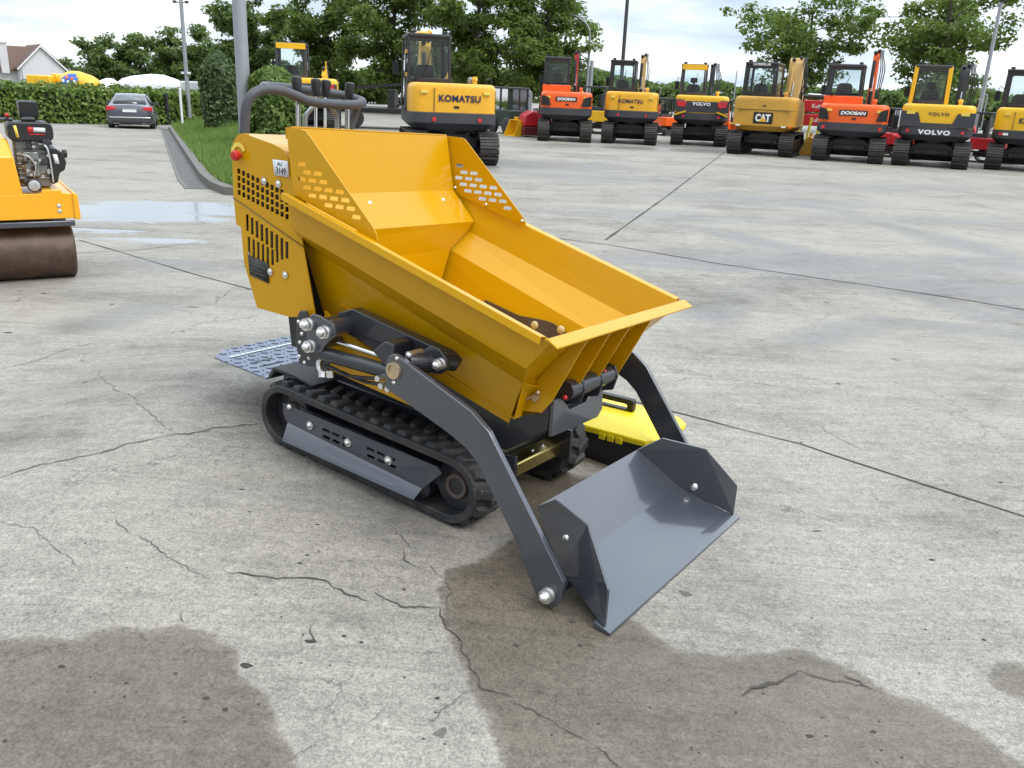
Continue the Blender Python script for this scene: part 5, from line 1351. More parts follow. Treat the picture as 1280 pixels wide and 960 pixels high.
# yellow green lattice bars
p = atd(1008, 165, 28.6)
T = thing('marker_frame', 'yellow green frame of slanting bars under the long red beams', 'frame', (p.x, p.y, gz(p.x, p.y)), R(-10))
for k in range(3): MB().tube([(-.3 + k * .28, 0, 0), (-.18 + k * .28, 0, 1.05)], .035, 8).build('bar', paint('lime_bar_%d' % k, (.62, .55, .03), .4), T)
MB().box(-.35, .5, -.03, .03, .30, .36).build('rail', MATS['lime_bar_0'], T)
# black flatbed with white lorry cab behind
p = atd(492, 150, 33)
T = thing('flatbed_trailer', 'black low trailer with upright end posts behind the handlebar', 'trailer', (p.x, p.y, gz(p.x, p.y)), R(4))
MB().box(-3.2, 1.9, -.9, .9, .55, .72).build('bed', black, T, bevel=.02)
MB().box(-.15, .1, -.85, .85, .72, 1.35).prism([(-1.2, 1.32), (1.8, 1.65), (1.8, 1.75), (-1.2, 1.42)], 'y', -.86, -.76).prism([(.1, .8), (1.3, 1.5), (1.35, 1.45), (.2, .75)], 'y', -.86, -.80).build('ramp_frame', black, T)
for x in (-2.2, -1.3, 1.0): MB().lathe([(0, .1), (0, .32), (.22, .32), (.22, .1)], (x, -.95, .34), (0, 1, 0), 18).build('wheel', rubber, T)
p = atd(486, 148, 74)
T = thing('white_lorry', 'white lorry cab with large side window behind the black trailer', 'lorry', (p.x, p.y, gz(p.x, p.y)), R(80))
MB().prism([(-1.0, .5), (1.0, .5), (1.0, 1.4), (.75, 2.3), (-1.0, 2.35)], 'y', -1.0, 1.0).build('cab', white, T, bevel=.06)
MB().quad((-.2, 1.01, 1.45), (.85, 1.01, 1.45), (.65, 1.01, 2.1), (-.2, 1.01, 2.1)).build('side_window', dglass, T, solid=.01)
MB().quad((1.005, -.85, 1.42), (1.005, .85, 1.42), (.77, .8, 2.2), (.77, -.8, 2.2)).build('windscreen', dglass, T, solid=.01)
MB().box(-4.5, -1.1, -1.0, 1.0, .7, .95).build('chassis', cabg, T)
for x in (.3, -3.0, -3.9):
    for y in (-1.0, .78): MB().lathe([(0, .1), (0, .45), (.22, .45), (.22, .1)], (x, y, .46), (0, 1, 0), 18).build('wheel', rubber, T)

# ------------------------------------------------------------------ masts, lamps, posts
def mast(name, label, base, h, r0_, r1_, mat=galv, n=14, cat='pole'):
    T = thing(name, label, cat, base)
    MB().lathe([(0, r0_ * 1.6), (.03, r0_ * 1.6), (.03, r0_), (h, r1_)], (0, 0, 0), (0, 0, 1), n).build('mast', mat, T, ang=60)
    return T
b0 = at(237.5, 153.5)
T = mast('camera_mast', 'slim grey steel mast with small cameras at the end of the grass', b0, 9.5, .115, .085, cat='mast')
for z, w_ in ((6.1, .32), (2.55, .16)):
    k = MB().box(-w_, w_, -.02, .02, z, z + .04)
    for sd in (-1, 1): k.box(w_ * sd - .07, w_ * sd + .07, -.16, .06, z - .02, z + .1)
    k.build('camera_bracket', excg if z > 4 else white, T, bevel=.01)
b0 = atd(307.5, 165, 22.5); b0.z = gz(b0.x, b0.y)
mast('steel_mast', 'thick galvanised steel mast rising from the grass behind the yellow engine cover', b0, 9.0, .165, .15, n=24, cat='mast')
b0 = atd(774.5, 130, 47); b0.z = 0
mast('thin_mast', 'tall thin dark mast rising behind the yellow excavator with tan boom', b0, 14, .10, .07, excg, cat='mast')
b0 = atd(1222, 150, 30); b0.z = 0
T = mast('street_lamp', 'grey lamp post with small flat head over the right-hand excavators', b0, 4.75, .075, .05, cat='lamp post')
MB().lathe([(0, .05), (.05, .13), (.14, .13), (.17, .03)], (0, -.05, 4.72), (0, 0, 1), 12).build('lamp_head', cabg, T)
MB().tube([(.16, 0, .9), (.16, 0, 1.95), (.02, 0, 2.0)], .025, 6).build('conduit', galv, T)
b0 = atd(731, 150, 50); b0.z = 0
T = mast('street_lamp', 'curved grey street lamp in front of the big tree, arm bent to the left', b0, 4.2, .09, .06, cat='lamp post')
MB().tube(smooth_path([(0, 0, 4.1), (-.05, 0, 4.6), (-.3, 0, 5.0), (-.9, 0, 5.35)], 5), .045, 8).prism(rrect(-1.25, -.85, 5.30, 5.40, .04, 2), 'y', -.1, .1).build('lamp_arm', galv, T)
b0 = atd(735.5, 150, 49); b0.z = 0
mast('steel_mast', 'short grey post right beside the curved street lamp', b0, 3.1, .10, .09, cat='pole')
b0 = atd(912, 170, 42); b0.z = 0
mast('thin_mast', 'thin pale rod standing left of the mustard excavator', b0, 2.7, .03, .025, galv, cat='pole')
b0 = at(228.5, 160.5)
mast('white_post', 'slim white plastic post at the end of the kerb', b0, 1.75, .055, .055, white, cat='post')
pb = at(209, 156)
T = thing('gate_post', 'dark gate post with pale edge beside the grey car', 'post', pb, 0)
MB().box(-.10, .12, -.1, .1, 0, 1.55).build('post', cabg, T, bevel=.01)
MB().box(-.19, -.12, -.08, .08, 0, 1.5).build('pale_edge', white, T, bevel=.01)

# ------------------------------------------------------------------ grey saloon
cp = at(168, 159.2)
V = thing('parked_car', 'grey saloon car parked facing the laurel hedge', 'car', cp, R(20))
secs = []   # y (rear->front), half width, z bottom, z belt, z top, half width at top
def ringc(y, hw, z0, zb, zt, ht):
    return [(-hw * .92, y, z0), (-hw, y, z0 + .12), (-hw, y, zb - .12), (-hw * .96, y, zb), (-ht, y, zt), (0, y, zt + .02), (ht, y, zt), (hw * .96, y, zb), (hw, y, zb - .12), (hw, y, z0 + .12), (hw * .92, y, z0)]
rings = [ringc(-2.38, .78, .30, .78, .86, .66), ringc(-2.30, .88, .24, .92, 1.00, .74), ringc(-1.75, .92, .22, .96, 1.04, .76), ringc(-1.1, .92, .2, .96, 1.38, .60), ringc(-.5, .92, .2, .95, 1.45, .60), ringc(.2, .92, .2, .94, 1.43, .60), ringc(.95, .92, .2, .92, 1.02, .74), ringc(2.0, .90, .22, .82, .88, .70), ringc(2.42, .74, .3, .66, .70, .6)]
b_ = MB(); n = 11
b_.add([q for r_ in rings for q in r_], [(j * n + i, j * n + (i + 1) % n, (j + 1) * n + (i + 1) % n, (j + 1) * n + i) for j in range(len(rings) - 1) for i in range(n)] + [tuple(range(n)), tuple(range((len(rings) - 1) * n, len(rings) * n))])
cbody = b_.build('body', cargrey, V, ang=50, bevel=.01)
MB().quad((-.66, -1.78, 1.06), (.66, -1.78, 1.06), (.54, -1.14, 1.385), (-.54, -1.14, 1.385)).build('rear_window', paint('dark_car_glass', (.02, .022, .025), .08, coat=.5), V, solid=.03)
for sd in (-1, 1):
    MB().quad((sd * .90, -1.35, 1.0), (sd * .90, .75, .97), (sd * .625, .3, 1.38), (sd * .625, -1.0, 1.36)).build('side_window', MATS['dark_car_glass'], V, solid=.02)
    MB().prism([(sd * .90, .78), (sd * .52, .84), (sd * .55, .95), (sd * .90, .98)], 'y', -2.40, -2.2).build('tail_lamp', redlamp, V, bevel=.02)
    MB().prism(rrect(sd * 1.0 - .09, sd * 1.0 + .09, .98, 1.10, .03, 2), 'y', .55, .65).build('wing_mirror', cargrey, V)
    for y in (-1.45, 1.45):
        wv_ = MB().lathe([(0, .1), (0, .30), (.03, .33), (.19, .33), (.22, .30), (.22, .1)], (sd * .82 - .11, y, .33), (1, 0, 0), 24).build('wheel', rubber, V)
        MB().lathe([(0, .02), (0, .22), (.01, .22)], (sd * .94, y, .33), (sd, 0, 0), 18).build('rim', alu, wv_)
    MB().prism(rrect(sd * .55 - .12, sd * .55 + .12, .27, .34, .02, 2), 'y', -2.40, -2.3).build('exhaust_tip', chrome, V)
MB().box(-.27, .27, -2.40, -2.36, .74, .85).build('number_plate', white, V)
MB().box(-.30, .30, -2.405, -2.36, .875, .90).build('chrome_strip', chrome, V)
MB().box(-.75, .75, -2.41, -2.3, .28, .40).build('bumper', cabg, V, bevel=.02)
MB().box(-.80, .80, -2.43, -2.3, .50, .545).build('bumper_strip', chrome, V, bevel=.01)

# ------------------------------------------------------------------ house and mixers beyond the hedge
def hpt(px, py, Y): 
    p = atd(px, py, Y); return p
HY = 100
g0 = hpt(30, 100, HY); g1 = hpt(80, 100, HY)
hx = (g0.x + g1.x) / 2; gzz = gz(hx, HY) 
H_ = thing('house', 'white rendered house with brown tiled roof and chimney beyond the hedge', 'house', (hx, HY, gzz), R(36))
zpk = hpt(52, 59, HY).z - gzz; zev = hpt(30, 86, HY).z - gzz; hw_ = (g1.x - g0.x) / 2
render_w = paint('white_render', (.62, .62, .63), .8, dirt=.35, dirtc=(.42, .43, .45), scale=.6)
tile = paint('brown_roof_tiles', (.13, .075, .055), .8, dirt=.5, dirtc=(.09, .07, .06), scale=1.5, bump=.4)
MB().prism([(-hw_, 0), (hw_, 0), (hw_, zev), (0, zpk), (-hw_, zev)], 'y', 0, 9).build('wall', render_w, H_)
MB().prism([(-14, 0), (-hw_ + .02, 0), (-hw_ + .02, zev - .25), (-14, zev - .25)], 'y', 2.5, 8.5).build('wall', render_w, H_)
for sd in (-1, 1):
    MB().extrude([(0, -.25, zpk + .12), (sd * (hw_ + .3), -.25, zev - .1), (sd * (hw_ + .3), -.25, zev + .08), (0, -.25, zpk + .32)], (0, 9.6, 0)).build('roof', tile, H_)
    MB().extrude([(0, -.30, zpk + .02), (sd * (hw_ + .28), -.30, zev - .18), (sd * (hw_ + .28), -.30, zev + .02), (0, -.30, zpk + .24)], (0, .06, 0)).build('bargeboard', white, H_)
MB().extrude([(-14, 2.0, zev - .3), (-14, 5.5, zpk - .1), (-14, 9, zev - .3), (-14, 9, zev - .1), (-14, 5.5, zpk + .1), (-14, 2.0, zev - .1)], (14, 0, 0)).build('roof', tile, H_)
MB().box(-hw_ - 1.5, -hw_ - .75, 1.9, 2.7, zev - .5, zpk + .35).box(-hw_ - 1.6, -hw_ - .65, 1.8, 2.8, zpk + .25, zpk + .42).build('chimney', render_w, H_)
for x in (-5.5, -4.6): MB().box(x - .3, x + .3, 2.44, 2.52, zev - 1.3, zev - .35).build('window', paint('window_glass_%d' % int(-x), (.12, .14, .17), .15), H_)
MB().box(-hw_ + .1, -hw_ + .2, -.06, .02, 0, zev).build('downpipe', galv, H_)
def mixer(label, x0, x1, yt, Y, mat, colr_extra, flip=1):
    a = hpt(x0, 100, Y); b_ = hpt(x1, 100, Y); xm = (a.x + b_.x) / 2; L_ = b_.x - a.x; g = gz(xm, Y); zt = hpt((x0 + x1) / 2, yt, Y).z - g
    T = thing('mixer_truck', label, 'truck', (xm, Y, g), 0)
    r = .95
    zc = zt - r
    dr = MB().lathe([(-.5 * L_, .35), (-.44 * L_, .55), (-.3 * L_, .75), (-.02 * L_, r), (.18 * L_, r), (.38 * L_, .72), (.46 * L_, .45)], (0, 0, zc), (flip, 0, -.03 * flip), 28).build('drum', mat, T, ang=50)
    MB().box(-.5 * L_, .62 * L_, -.9, .9, .8, 1.05).build('chassis', cabg, T)
    MB().box(.5 * L_ * flip if flip > 0 else -.5 * L_ - 1.6, .5 * L_ * flip + 1.6 if flip > 0 else -.5 * L_, -1.1, 1.1, .9, zt - .35).build('cab', colr_extra, T, bevel=.08)
    for k in range(4): MB().lathe([(0, .1), (0, .5), (.3, .5), (.3, .1)], (-.4 * L_ + k * .27 * L_, -1.0, .5), (0, 1, 0), 18).build('wheel', rubber, T)
    return T, dr, L_, zc, r
T, dr, L_, zc, r = mixer('yellow mixer drum with blue patch showing above the hedge beside the house', 73, 124, 89, 62, excy2, excy2, -1)
bp_ = MB(); vs = []
for i in range(9):
    for j in range(7):
        t = -.30 * L_ + .42 * L_ * i / 8; a = R(2 + 52 * j / 6)
        rr = np.interp(-t, [-.44 * L_, -.3 * L_, -.02 * L_, .18 * L_, .38 * L_], [.55, .75, r, r, .72]) + .02
        vs.append((t, -rr * math.cos(a), zc + .03 * t + rr * math.sin(a)))
bp_.add(vs, [(i * 7 + j, (i + 1) * 7 + j, (i + 1) * 7 + j + 1, i * 7 + j + 1) for i in range(8) for j in range(6) if not ((i == 0 and (j > 3 or j < 1)) or (i == 7 and (j > 3 or j < 2)) or (i == 1 and j == 5))])
bp_.build('blue_patch', blue, dr)
for k, (x, z) in enumerate(((-.62, .30), (-.40, .52), (-.28, .25), (-.05, .45), (.12, .28))):
    pp = [(x - .09, z - .10), (x + .10, z - .07), (x + .08, z + .10), (x - .07, z + .09)]
    MB().add([(a_, -math.sqrt(r * r - b_ * b_) - .035, zc + b_) for a_, b_ in pp], [(0, 1, 2, 3)]).build('patch_shape', whitel if k % 2 == 0 else orange, dr, solid=.01)
MB().prism([(-.60 * L_, zc + .75), (-.46 * L_, zc + .70), (-.42 * L_, zc + .2), (-.52 * L_, zc + .25)], 'y', -.4, .4).build('feed_hopper', excy2, T, bevel=.05)
T, dr, L_, zc, r = mixer('long white mixer drum with red stripe above the hedge', 148, 232, 92.5, 60, white, white, 1)
MB().box(.15 * L_, .42 * L_, -r - .02, -r + .5, zc - .42, zc - .28).build('red_stripe', redpaint, dr)
for k in range(4): MB().box(.5 * L_ + 1.65 + .0, .5 * L_ + 1.7, -1.0 + k * .05, -.9 + k * .05, 1.6 + .18 * k, 1.66 + .18 * k).build('ladder_rung', white, T)
T, dr, L_, zc, r = mixer('small white mixer drum end between the yellow drum and the long white one', 118, 150, 97.5, 64, white, white, 1)
# ------------------------------------------------------------------ trees, hedges, shrubs
def leaf_mesh(name, centers, normals, size, mat, parent=None, seed=0, asp=.62):
    """one small folded leaf card at every centre"""
    g = np.random.default_rng(seed); n = len(centers)
    nr = normals + g.normal(0, .55, (n, 3)); nr /= np.linalg.norm(nr, axis=1, keepdims=True) + 1e-9
    t = g.normal(0, 1, (n, 3)); t -= nr * (t * nr).sum(1, keepdims=True); t /= np.linalg.norm(t, axis=1, keepdims=True) + 1e-9
    b_ = np.cross(nr, t); s = size * g.uniform(.6, 1.35, (n, 1))
    c = centers
    q = np.stack([c - t * s, c - b_ * s * asp * .9 + nr * s * .12 - t * s * .1, c + t * s, c + b_ * s * asp * .9 + nr * s * .12 + t * s * .1], 1).reshape(-1, 3)
    me = bpy.data.meshes.new(name)
    me.vertices.add(n * 4); me.vertices.foreach_set('co', q.astype(np.float32).ravel())
    me.loops.add(n * 4); me.loops.foreach_set('vertex_index', np.arange(n * 4, dtype=np.int32))
    me.polygons.add(n); me.polygons.foreach_set('loop_start', np.arange(0, n * 4, 4, dtype=np.int32)); me.polygons.foreach_set('loop_total', np.full(n, 4, np.int32))
    me.update(calc_edges=True); me.materials.append(mat)
    o = bpy.data.objects.new(name, me); col.objects.link(o)
    if parent: o.parent = parent
    return o

def tree(name, label, px, Y, pytop, halfpx, seed, nleaf=11000, leaf=.15, mat=leafA, group=None, cb=.25, trunk=.2, clump=.5, lean=0, cat='tree', flat=.9, nlimb=13, mass=.35, gap=1.0):
    p = atd(px, 100, Y); x0 = p.x; zg = gz(x0, Y)
    top = atd(px, pytop, Y).z - zg; rad = halfpx / F_PX * Y * .98
    T = thing(name, label, cat, (x0, Y, zg), 0, group)
    g = np.random.default_rng(seed); r_ = random.Random(seed)
    tk = MB(); H_ = top * .86
    tp = [Vector((lean * f * H_ + math.sin(f * 5 + seed) * .12 * f, math.cos(f * 4 + seed) * .12 * f, H_ * f)) for f in np.linspace(0, 1, 9)]
    tr = [trunk * (1.35 if k == 0 else 1.0) * (1 - .88 * (k / 8)) for k in range(9)]
    tk.tube(tp, tr, 9)
    cl = []
    zc = top * (1 + cb) / 2; hz = top * (1 - cb) / 2
    for k in range(nlimb):
        f = cb * .9 + (1 - cb) * .86 * (k + r_.random()) / nlimb
        i = min(7, int(f * 8)); st_ = tp[i].lerp(tp[i + 1], f * 8 - i)
        an = k * 2.4 + r_.uniform(-.4, .4)
        rel = (f * H_ - zc) / hz; reach = rad * math.sqrt(max(.12, 1 - (rel * .82) ** 2)) * r_.uniform(.72, 1.06)
        e = st_ + Vector((math.cos(an) * reach, math.sin(an) * reach, reach * r_.uniform(.12, .5) * flat))
        e.z = min(e.z, top * .97)
        m1 = st_.lerp(e, .5) + Vector((r_.uniform(-.2, .2), r_.uniform(-.2, .2), reach * .06))
        rr = max(.03, trunk * (1 - f) * .55)
        pth = smooth_path([st_, m1, e], 4); tk.tube(pth, [rr * (1 - .85 * j / (len(pth) - 1)) for j in range(len(pth))], 6)
        for q in range(5):
            u = .28 + .72 * q / 4; b0_ = pth[min(len(pth) - 1, int(u * (len(pth) - 1)))]
            for w_ in range(2 if q else 1):
                d = Vector((r_.gauss(0, 1), r_.gauss(0, 1), r_.gauss(.15, .6))).normalized() * rad * r_.uniform(.10, .34)
                e2 = b0_ + d
                tk.tube([b0_, b0_.lerp(e2, .5) + Vector((0, 0, .05)), e2], [rr * .35, rr * .22, .012], 4)
                cl.append((e2, clump * r_.uniform(.55, 1.2) * (rad / 3.2) ** .5))
                if r_.random() < .6: cl.append((b0_.lerp(e2, .5), clump * r_.uniform(.4, .8) * (rad / 3.2) ** .5))
    for k in range(7): cl.append((tp[-1] + Vector((r_.gauss(0, rad * .2), r_.gauss(0, rad * .2), r_.uniform(-.1, top * .13))), clump * r_.uniform(.6, 1)))
    tk.build('trunk', bark, T, ang=70, fix=False)
    nleaf = int(nleaf * 1.25); leaf *= .78; w_ = np.array([c[1] ** 2.2 for c in cl]); idx_ = g.choice(len(cl), nleaf, p=w_ / w_.sum())
    C_ = np.array([tuple(c[0]) for c in cl])[idx_]; S_ = np.array([c[1] for c in cl])[idx_]
    d = g.normal(0, 1, (nleaf, 3)); d /= np.linalg.norm(d, axis=1, keepdims=True)
    rr = g.uniform(.15, 1, nleaf) ** .6
    P_ = C_ + d * (S_ * rr)[:, None] * np.array([1, 1, .62])
    keep = P_[:, 2] > .25
    nrm = d * .6 + np.array([0, 0, .75])
    leaf_mesh('crown', P_[keep], nrm[keep], leaf, mat, T, seed)
    return T

LG = 'dark trees beyond the hedge'
tree('tree', 'round dark tree left end of the row beyond the hedge, right of the yellow drum', 134, 84, 46, 32, 11, 7000, .24, leafB, LG, .12, .25, .9, mass=.5)
tree('tree', 'narrow dark tree with spiky top, second in the row beyond the hedge', 178, 86, 41, 24, 12, 6000, .24, leafB, LG, .1, .25, .9)
tree('tree', 'broad dark tree just left of the camera mast beyond the hedge', 214, 80, 38, 30, 13, 7000, .24, leafB, LG, .1, .25, .9)
tree('tree', 'dark tree behind the ivy column, right of the camera mast', 256, 78, 34, 32, 14, 7000, .24, leafB, LG, .1, .25, .9)
tree('tree', 'tall open tree behind the thick steel mast', 318, 58, -14, 50, 15, 12000, .17, leafB, 'tall trees behind the yard', .12, .22, .72)
tree('small_tree', 'small rounded tree beside the white house gable', 82, 108, 76, 17, 16, 2500, .28, leafB, None, .1, .2, 1.1)
tree('oak_tree', 'leafy tree with sky gaps above the half hidden yellow excavator', 412, 54, -48, 66, 21, 15000, .155, leafA, 'tall trees behind the yard', .14, .22, .70)
tree('oak_tree', 'dense tree directly behind the nearest yellow excavator cab', 492, 50, -62, 68, 22, 17000, .15, leafA, 'tall trees behind the yard', .14, .24, .74)
tree('oak_tree', 'large tree with dark trunk right of the nearest yellow excavator', 594, 48, -66, 74, 23, 18000, .15, leafA, 'tall trees behind the yard', .16, .26, .74)
tree('oak_tree', 'bright green tree ending the tall row, spreading over the curved street lamp', 680, 51, -40, 66, 24, 15000, .15, leafA, 'tall trees behind the yard', .22, .22, .72)
tree('oak_tree', 'wide oak with pale sky gaps above the mustard excavator', 1003, 50, -26, 90, 31, 7800, .155, leafA, None, .46, .26, .66, .02, nlimb=11, flat=.3)
tree('oak_tree', 'biggest spreading oak above the twin-lettered yellow excavator', 1172, 46, -38, 96, 37, 10000, .155, leafA, None, .40, .3, .68, nlimb=12, flat=.3)
tree('small_tree', 'low bushy tree behind the mast excavator and first orange excavator', 742, 66, 96, 26, 41, 3500, .2, leafB, 'low trees on the far side', .05, .12, .8)
tree('small_tree', 'low dark tree behind the gap left of the red-lamp excavator', 838, 80, 112, 26, 42, 2500, .24, leafB, 'low trees on the far side', .05, .12, .9)
tree('small_tree', 'low dark tree behind the gap at the far right lamp post', 1240, 70, 128, 30, 43, 3000, .22, leafB, 'low trees on the far side', .05, .12, .9)
tree('small_tree', 'low tree seen between the tall orange boom and the yellow pillar cab', 1118, 75, 118, 18, 44, 2000, .22, leafB, 'low trees on the far side', .05, .1, .9)
tree('small_tree', 'low green tree behind the dark loader cab', 640, 62, 88, 40, 45, 5000, .19, leafB, 'low trees on the far side', .05, .12, .8)
tree('small_tree', 'low green tree between the half hidden and the nearest yellow excavators', 455, 62, 92, 44, 46, 5000, .19, leafB, 'low trees on the far side', .05, .12, .8)

def hedge(name, label, pts, h, wd, dens, leaf, mat, seed, wob=.06, group=None):
    """clipped hedge along a line of ground points"""
    P = [Vector(p) for p in pts]; o = P[0].copy()
    T = thing(name, label, 'hedge', o, 0, group); g = np.random.default_rng(seed); C_ = []; N_ = []
    core = MB(); vs = []
    for i, p in enumerate(P):
        t = P[min(i + 1, len(P) - 1)] - P[max(i - 1, 0)]; t.z = 0; t.normalize(); s = Vector((t.y, -t.x, 0))
        for off, z in ((-1, 0), (-.92, 1), (.92, 1), (1, 0)):
            q_ = p - o + s * off * (wd / 2 - .16) + Vector((0, 0, z * (h - .18))); vs.append(tuple(q_))
    core.add(vs, [(4 * i + k, 4 * i + k + 1, 4 * i + 5 + k, 4 * i + 4 + k) for i in range(len(P) - 1) for k in range(3)] + [(3, 2, 1, 0), tuple(len(vs) - 4 + k for k in range(4))])
    core.build('twigs', paint(name + '_twigs', (.018, .028, .010), .9, dirt=.3), T, smooth=False)
    for a, b_ in zip(P, P[1:]):
        L_ = (b_ - a).length; t = (b_ - a).normalized(); s = Vector((t.y, -t.x, 0))
        for face, area, nv in ((1, L_ * h, s), (-1, L_ * h * .35, -s), (0, L_ * wd, Vector((0, 0, 1)))):
            k = int(area * dens)
            u = g.uniform(0, L_, k); v = g.uniform(0, 1, k); dp = g.normal(0, wob, k)
            for i in range(k):
                c = a - o + t * u[i]
                nz = .11 * noise.noise((c.x * .9, c.y * .9, v[i] * h * 1.2)) + .05 * noise.noise((c.x * 3, c.y * 3, v[i] * 4))
                if face: c = c + s * face * (wd / 2 - .06 + dp[i] + nz) + Vector((0, 0, v[i] * (h - .02)))
                else: c = c + s * (v[i] - .5) * wd + Vector((0, 0, h - .05 + dp[i] + nz))
                C_.append(tuple(c)); N_.append(tuple(nv + Vector((0, 0, .45))))
    leaf_mesh('foliage', np.array(C_), np.array(N_), leaf, mat, T, seed)
    return T
def onY(px, Y):
    p = atd(px, 100, Y); return Vector((p.x, Y, gz(p.x, Y)))
hl = []
for px, py in ((-75, 152.0), (-10, 153.2), (60, 154.2), (130, 155.4), (175, 156.0), (212, 155.4)):
    q = at(px, py); hl.append(onY(px, q.y + .9))
hl.append(onY(254, hl[-1].y + 6))
i60 = hl[2]
hedge('laurel_hedge', 'long clipped bright green laurel hedge behind the grey car', hl, atd(60, 110, i60.y).z - i60.z, 1.3, 120, .12, leafH, 61)
hl2 = [onY(px, q.y + 8) for px, q in zip((-75, -10, 60, 130, 175, 215, 256), hl)]
hedge('laurel_hedge', 'taller second hedge rising just behind the clipped laurel hedge', hl2, atd(60, 105.5, hl2[2].y).z - hl2[2].z, 1.2, 80, .14, leafH, 62, .1)

def shrub(name, label, px, Y, pyb, pyt, halfpx, seed, n, leaf, mat, power=2.0, irr=.18):
    c = onY(px, Y); T = thing(name, label, 'shrub', c); g = np.random.default_rng(seed)
    h = atd(px, pyt, Y).z - c.z; rad = halfpx / F_PX * Y
    C_ = []; N_ = []
    for i in range(n):
        f = g.uniform(0, 1) ** .9; a = g.uniform(0, 2 * math.pi)
        prof = (1 - max(0, (f - .55) / .45) ** power) ** (1 / power) if f > .55 else .86 + .14 * math.sin(f / .55 * 1.57)
        d = Vector((math.cos(a), math.sin(a), 0))
        k = 1 + irr * noise.noise((d.x * 1.6 + seed, d.y * 1.6, f * h * 1.3)) + irr * .5 * noise.noise((d.x * 4, d.y * 4 + seed, f * h * 3))
        r_ = rad * prof * k * (g.uniform(.55, 1.04) ** .5)
        C_.append((d.x * r_, d.y * r_, .05 + f * h)); N_.append((d.x, d.y, .35 + .8 * max(0, f - .6)))
    leaf_mesh('foliage', np.array(C_), np.array(N_), leaf, mat, T, seed)
    st_ = MB()
    for k in range(7):
        a = k * .9; st_.tube([(.08 * math.cos(a), .08 * math.sin(a), 0), (rad * .3 * math.cos(a), rad * .3 * math.sin(a), h * .5), (rad * .35 * math.cos(a), rad * .35 * math.sin(a), h * .85)], [.03, .02, .008], 5)
    st_.sphere((0, 0, h * .46), 1, 14, (rad * .66, rad * .66, h * .42))
    st_.build('stem', bark, T)
    return T
shrub('ivy_column', 'tall rounded column of dark ivy left of the thick steel mast', 274, 33, 155, 67, 23, 71, 6500, .08, leafI)
shrub('shrub', 'round light green shrub right of the thick steel mast, behind the handlebar', 341, 22.5, 166, 86, 33, 72, 5200, .065, leafS, 2.0, .3)

# far wood closing the view on the right
g_ = np.random.default_rng(9); C_ = []; N_ = []
for i in range(16000):
    x = g_.uniform(-12, 95); Y = 112 + g_.uniform(-3, 3)
    hh = 3.0 + 2.0 * noise.noise((x * .07, 0, 3)) + 1.5 * noise.noise((x * .28, 2, 3))
    z = hh * (1 - g_.uniform(0, 1) ** 2.0)
    C_.append((x, Y, z)); N_.append((0, -1, .5))
tag(leaf_mesh('far_wood', np.array(C_), np.array(N_), .34, leafB, None, 91), 'far low wood along the horizon behind the parked machines', 'wood', kind='stuff')
# ------------------------------------------------------------------ sky and light
SUN_AZ, SUN_EL = R(122), R(48)      # azimuth measured clockwise from +Y
w = bpy.data.worlds.new('World'); sc.world = w; w.use_nodes = True
nt = w.node_tree; L = nt.links.new
bg = nt.nodes['Background']
sky = nn(nt, 'ShaderNodeTexSky', sky_type='NISHITA', sun_disc=False, sun_elevation=SUN_EL, sun_rotation=SUN_AZ, air_density=1.2, dust_density=2.0)
tc = nn(nt, 'ShaderNodeTexCoord').outputs['Generated']
sx = nn(nt, 'ShaderNodeSeparateXYZ'); L(tc, sx.inputs[0])
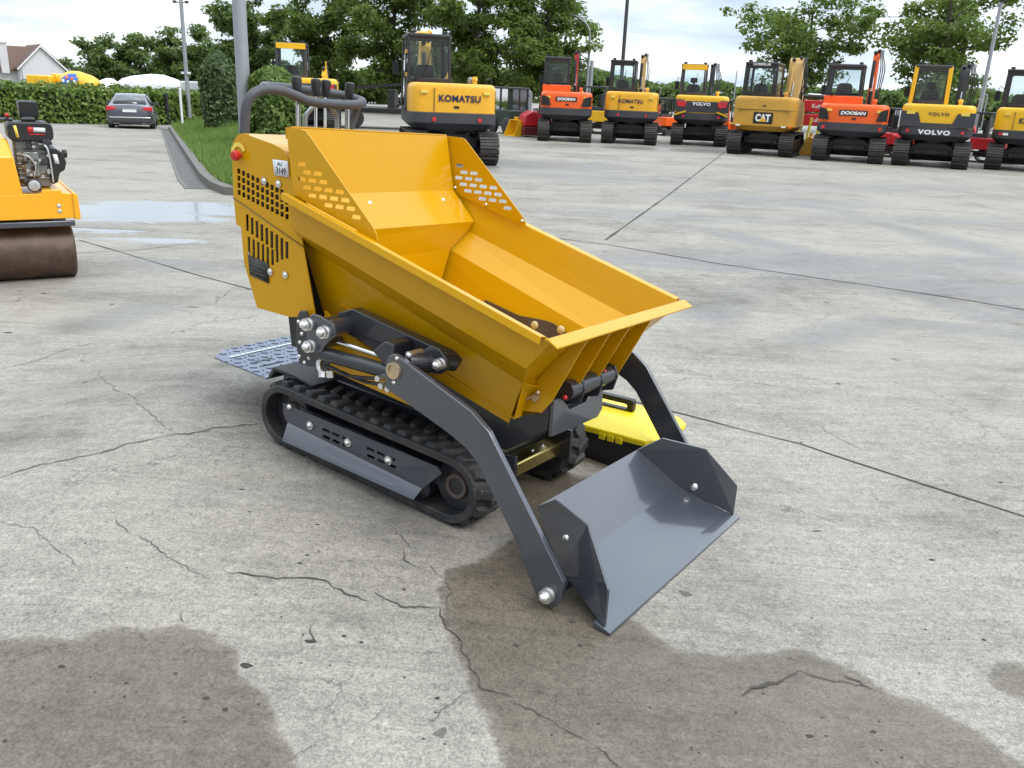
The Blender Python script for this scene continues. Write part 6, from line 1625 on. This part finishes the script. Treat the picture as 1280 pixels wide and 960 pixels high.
# flatten the cloud pattern toward the horizon
zz = math_(nt, 'MAXIMUM', sx.outputs[2], .0)
den = math_(nt, 'ADD', zz, .16)
cb = nn(nt, 'ShaderNodeCombineXYZ'); L(math_(nt, 'DIVIDE', sx.outputs[0], den), cb.inputs[0]); L(math_(nt, 'DIVIDE', sx.outputs[1], den), cb.inputs[1])
n1 = nn(nt, 'ShaderNodeTexNoise', i_Scale=.55, i_Detail=9, i_Roughness=.56, i_Distortion=.35); L(cb.outputs[0], n1.inputs['Vector'])
n2 = nn(nt, 'ShaderNodeTexNoise', i_Scale=1.7, i_Detail=8, i_Roughness=.6, i_Distortion=.2); L(cb.outputs[0], n2.inputs['Vector'])
d = math_(nt, 'MULTIPLY_ADD', n1.outputs['Fac'], .65, math_(nt, 'MULTIPLY', n2.outputs['Fac'], .35))
cl = ramp(nt, d, [(.36, (5.0, 6.2, 7.6)), (.46, (6.5, 7.5, 8.6)), (.54, (8.8, 9.4, 9.9)), (.62, (11, 11.1, 11.1))]).outputs[0]
zen = math_(nt, 'MULTIPLY', math_(nt, 'MULTIPLY_ADD', math_(nt, 'MAXIMUM', math_(nt, 'SUBTRACT', zz, .10), 0), 2.1, .92), math_(nt, 'MULTIPLY_ADD', sx.outputs[0], .18, math_(nt, 'MULTIPLY_ADD', sx.outputs[1], .32, .98)))
vm = nn(nt, 'ShaderNodeVectorMath', operation='SCALE'); L(cl, vm.inputs[0]); L(zen, vm.inputs['Scale'])
cov = ramp(nt, d, [(.30, (.72, .72, .72)), (.5, (.95, .95, .95))]).outputs[0]
c = mixc(nt, cov, sky.outputs[0], vm.outputs[0])
L(c, bg.inputs['Color']); bg.inputs['Strength'].default_value = .1
sd_ = bpy.data.lights.new('sun', 'SUN'); sd_.energy = 1.5; sd_.angle = R(24); sd_.color = (1, .96, .9)
so = bpy.data.objects.new('sun', sd_); col.objects.link(so)
dirv = Vector((math.sin(SUN_AZ) * math.cos(SUN_EL), math.cos(SUN_AZ) * math.cos(SUN_EL), math.sin(SUN_EL)))
so.rotation_euler = dirv.to_track_quat('Z', 'Y').to_euler()
sc.view_settings.view_transform = 'Standard'; sc.view_settings.look = 'None'
sc.view_settings.exposure = .18; sc.view_settings.gamma = 1; sc.view_settings.use_curve_mapping = False
sc.cycles.max_bounces = 6; sc.cycles.transparent_max_bounces = 16; sc.cycles.diffuse_bounces = 3; sc.cycles.glossy_bounces = 3
sc.render.resolution_x = 1024; sc.render.resolution_y = 768
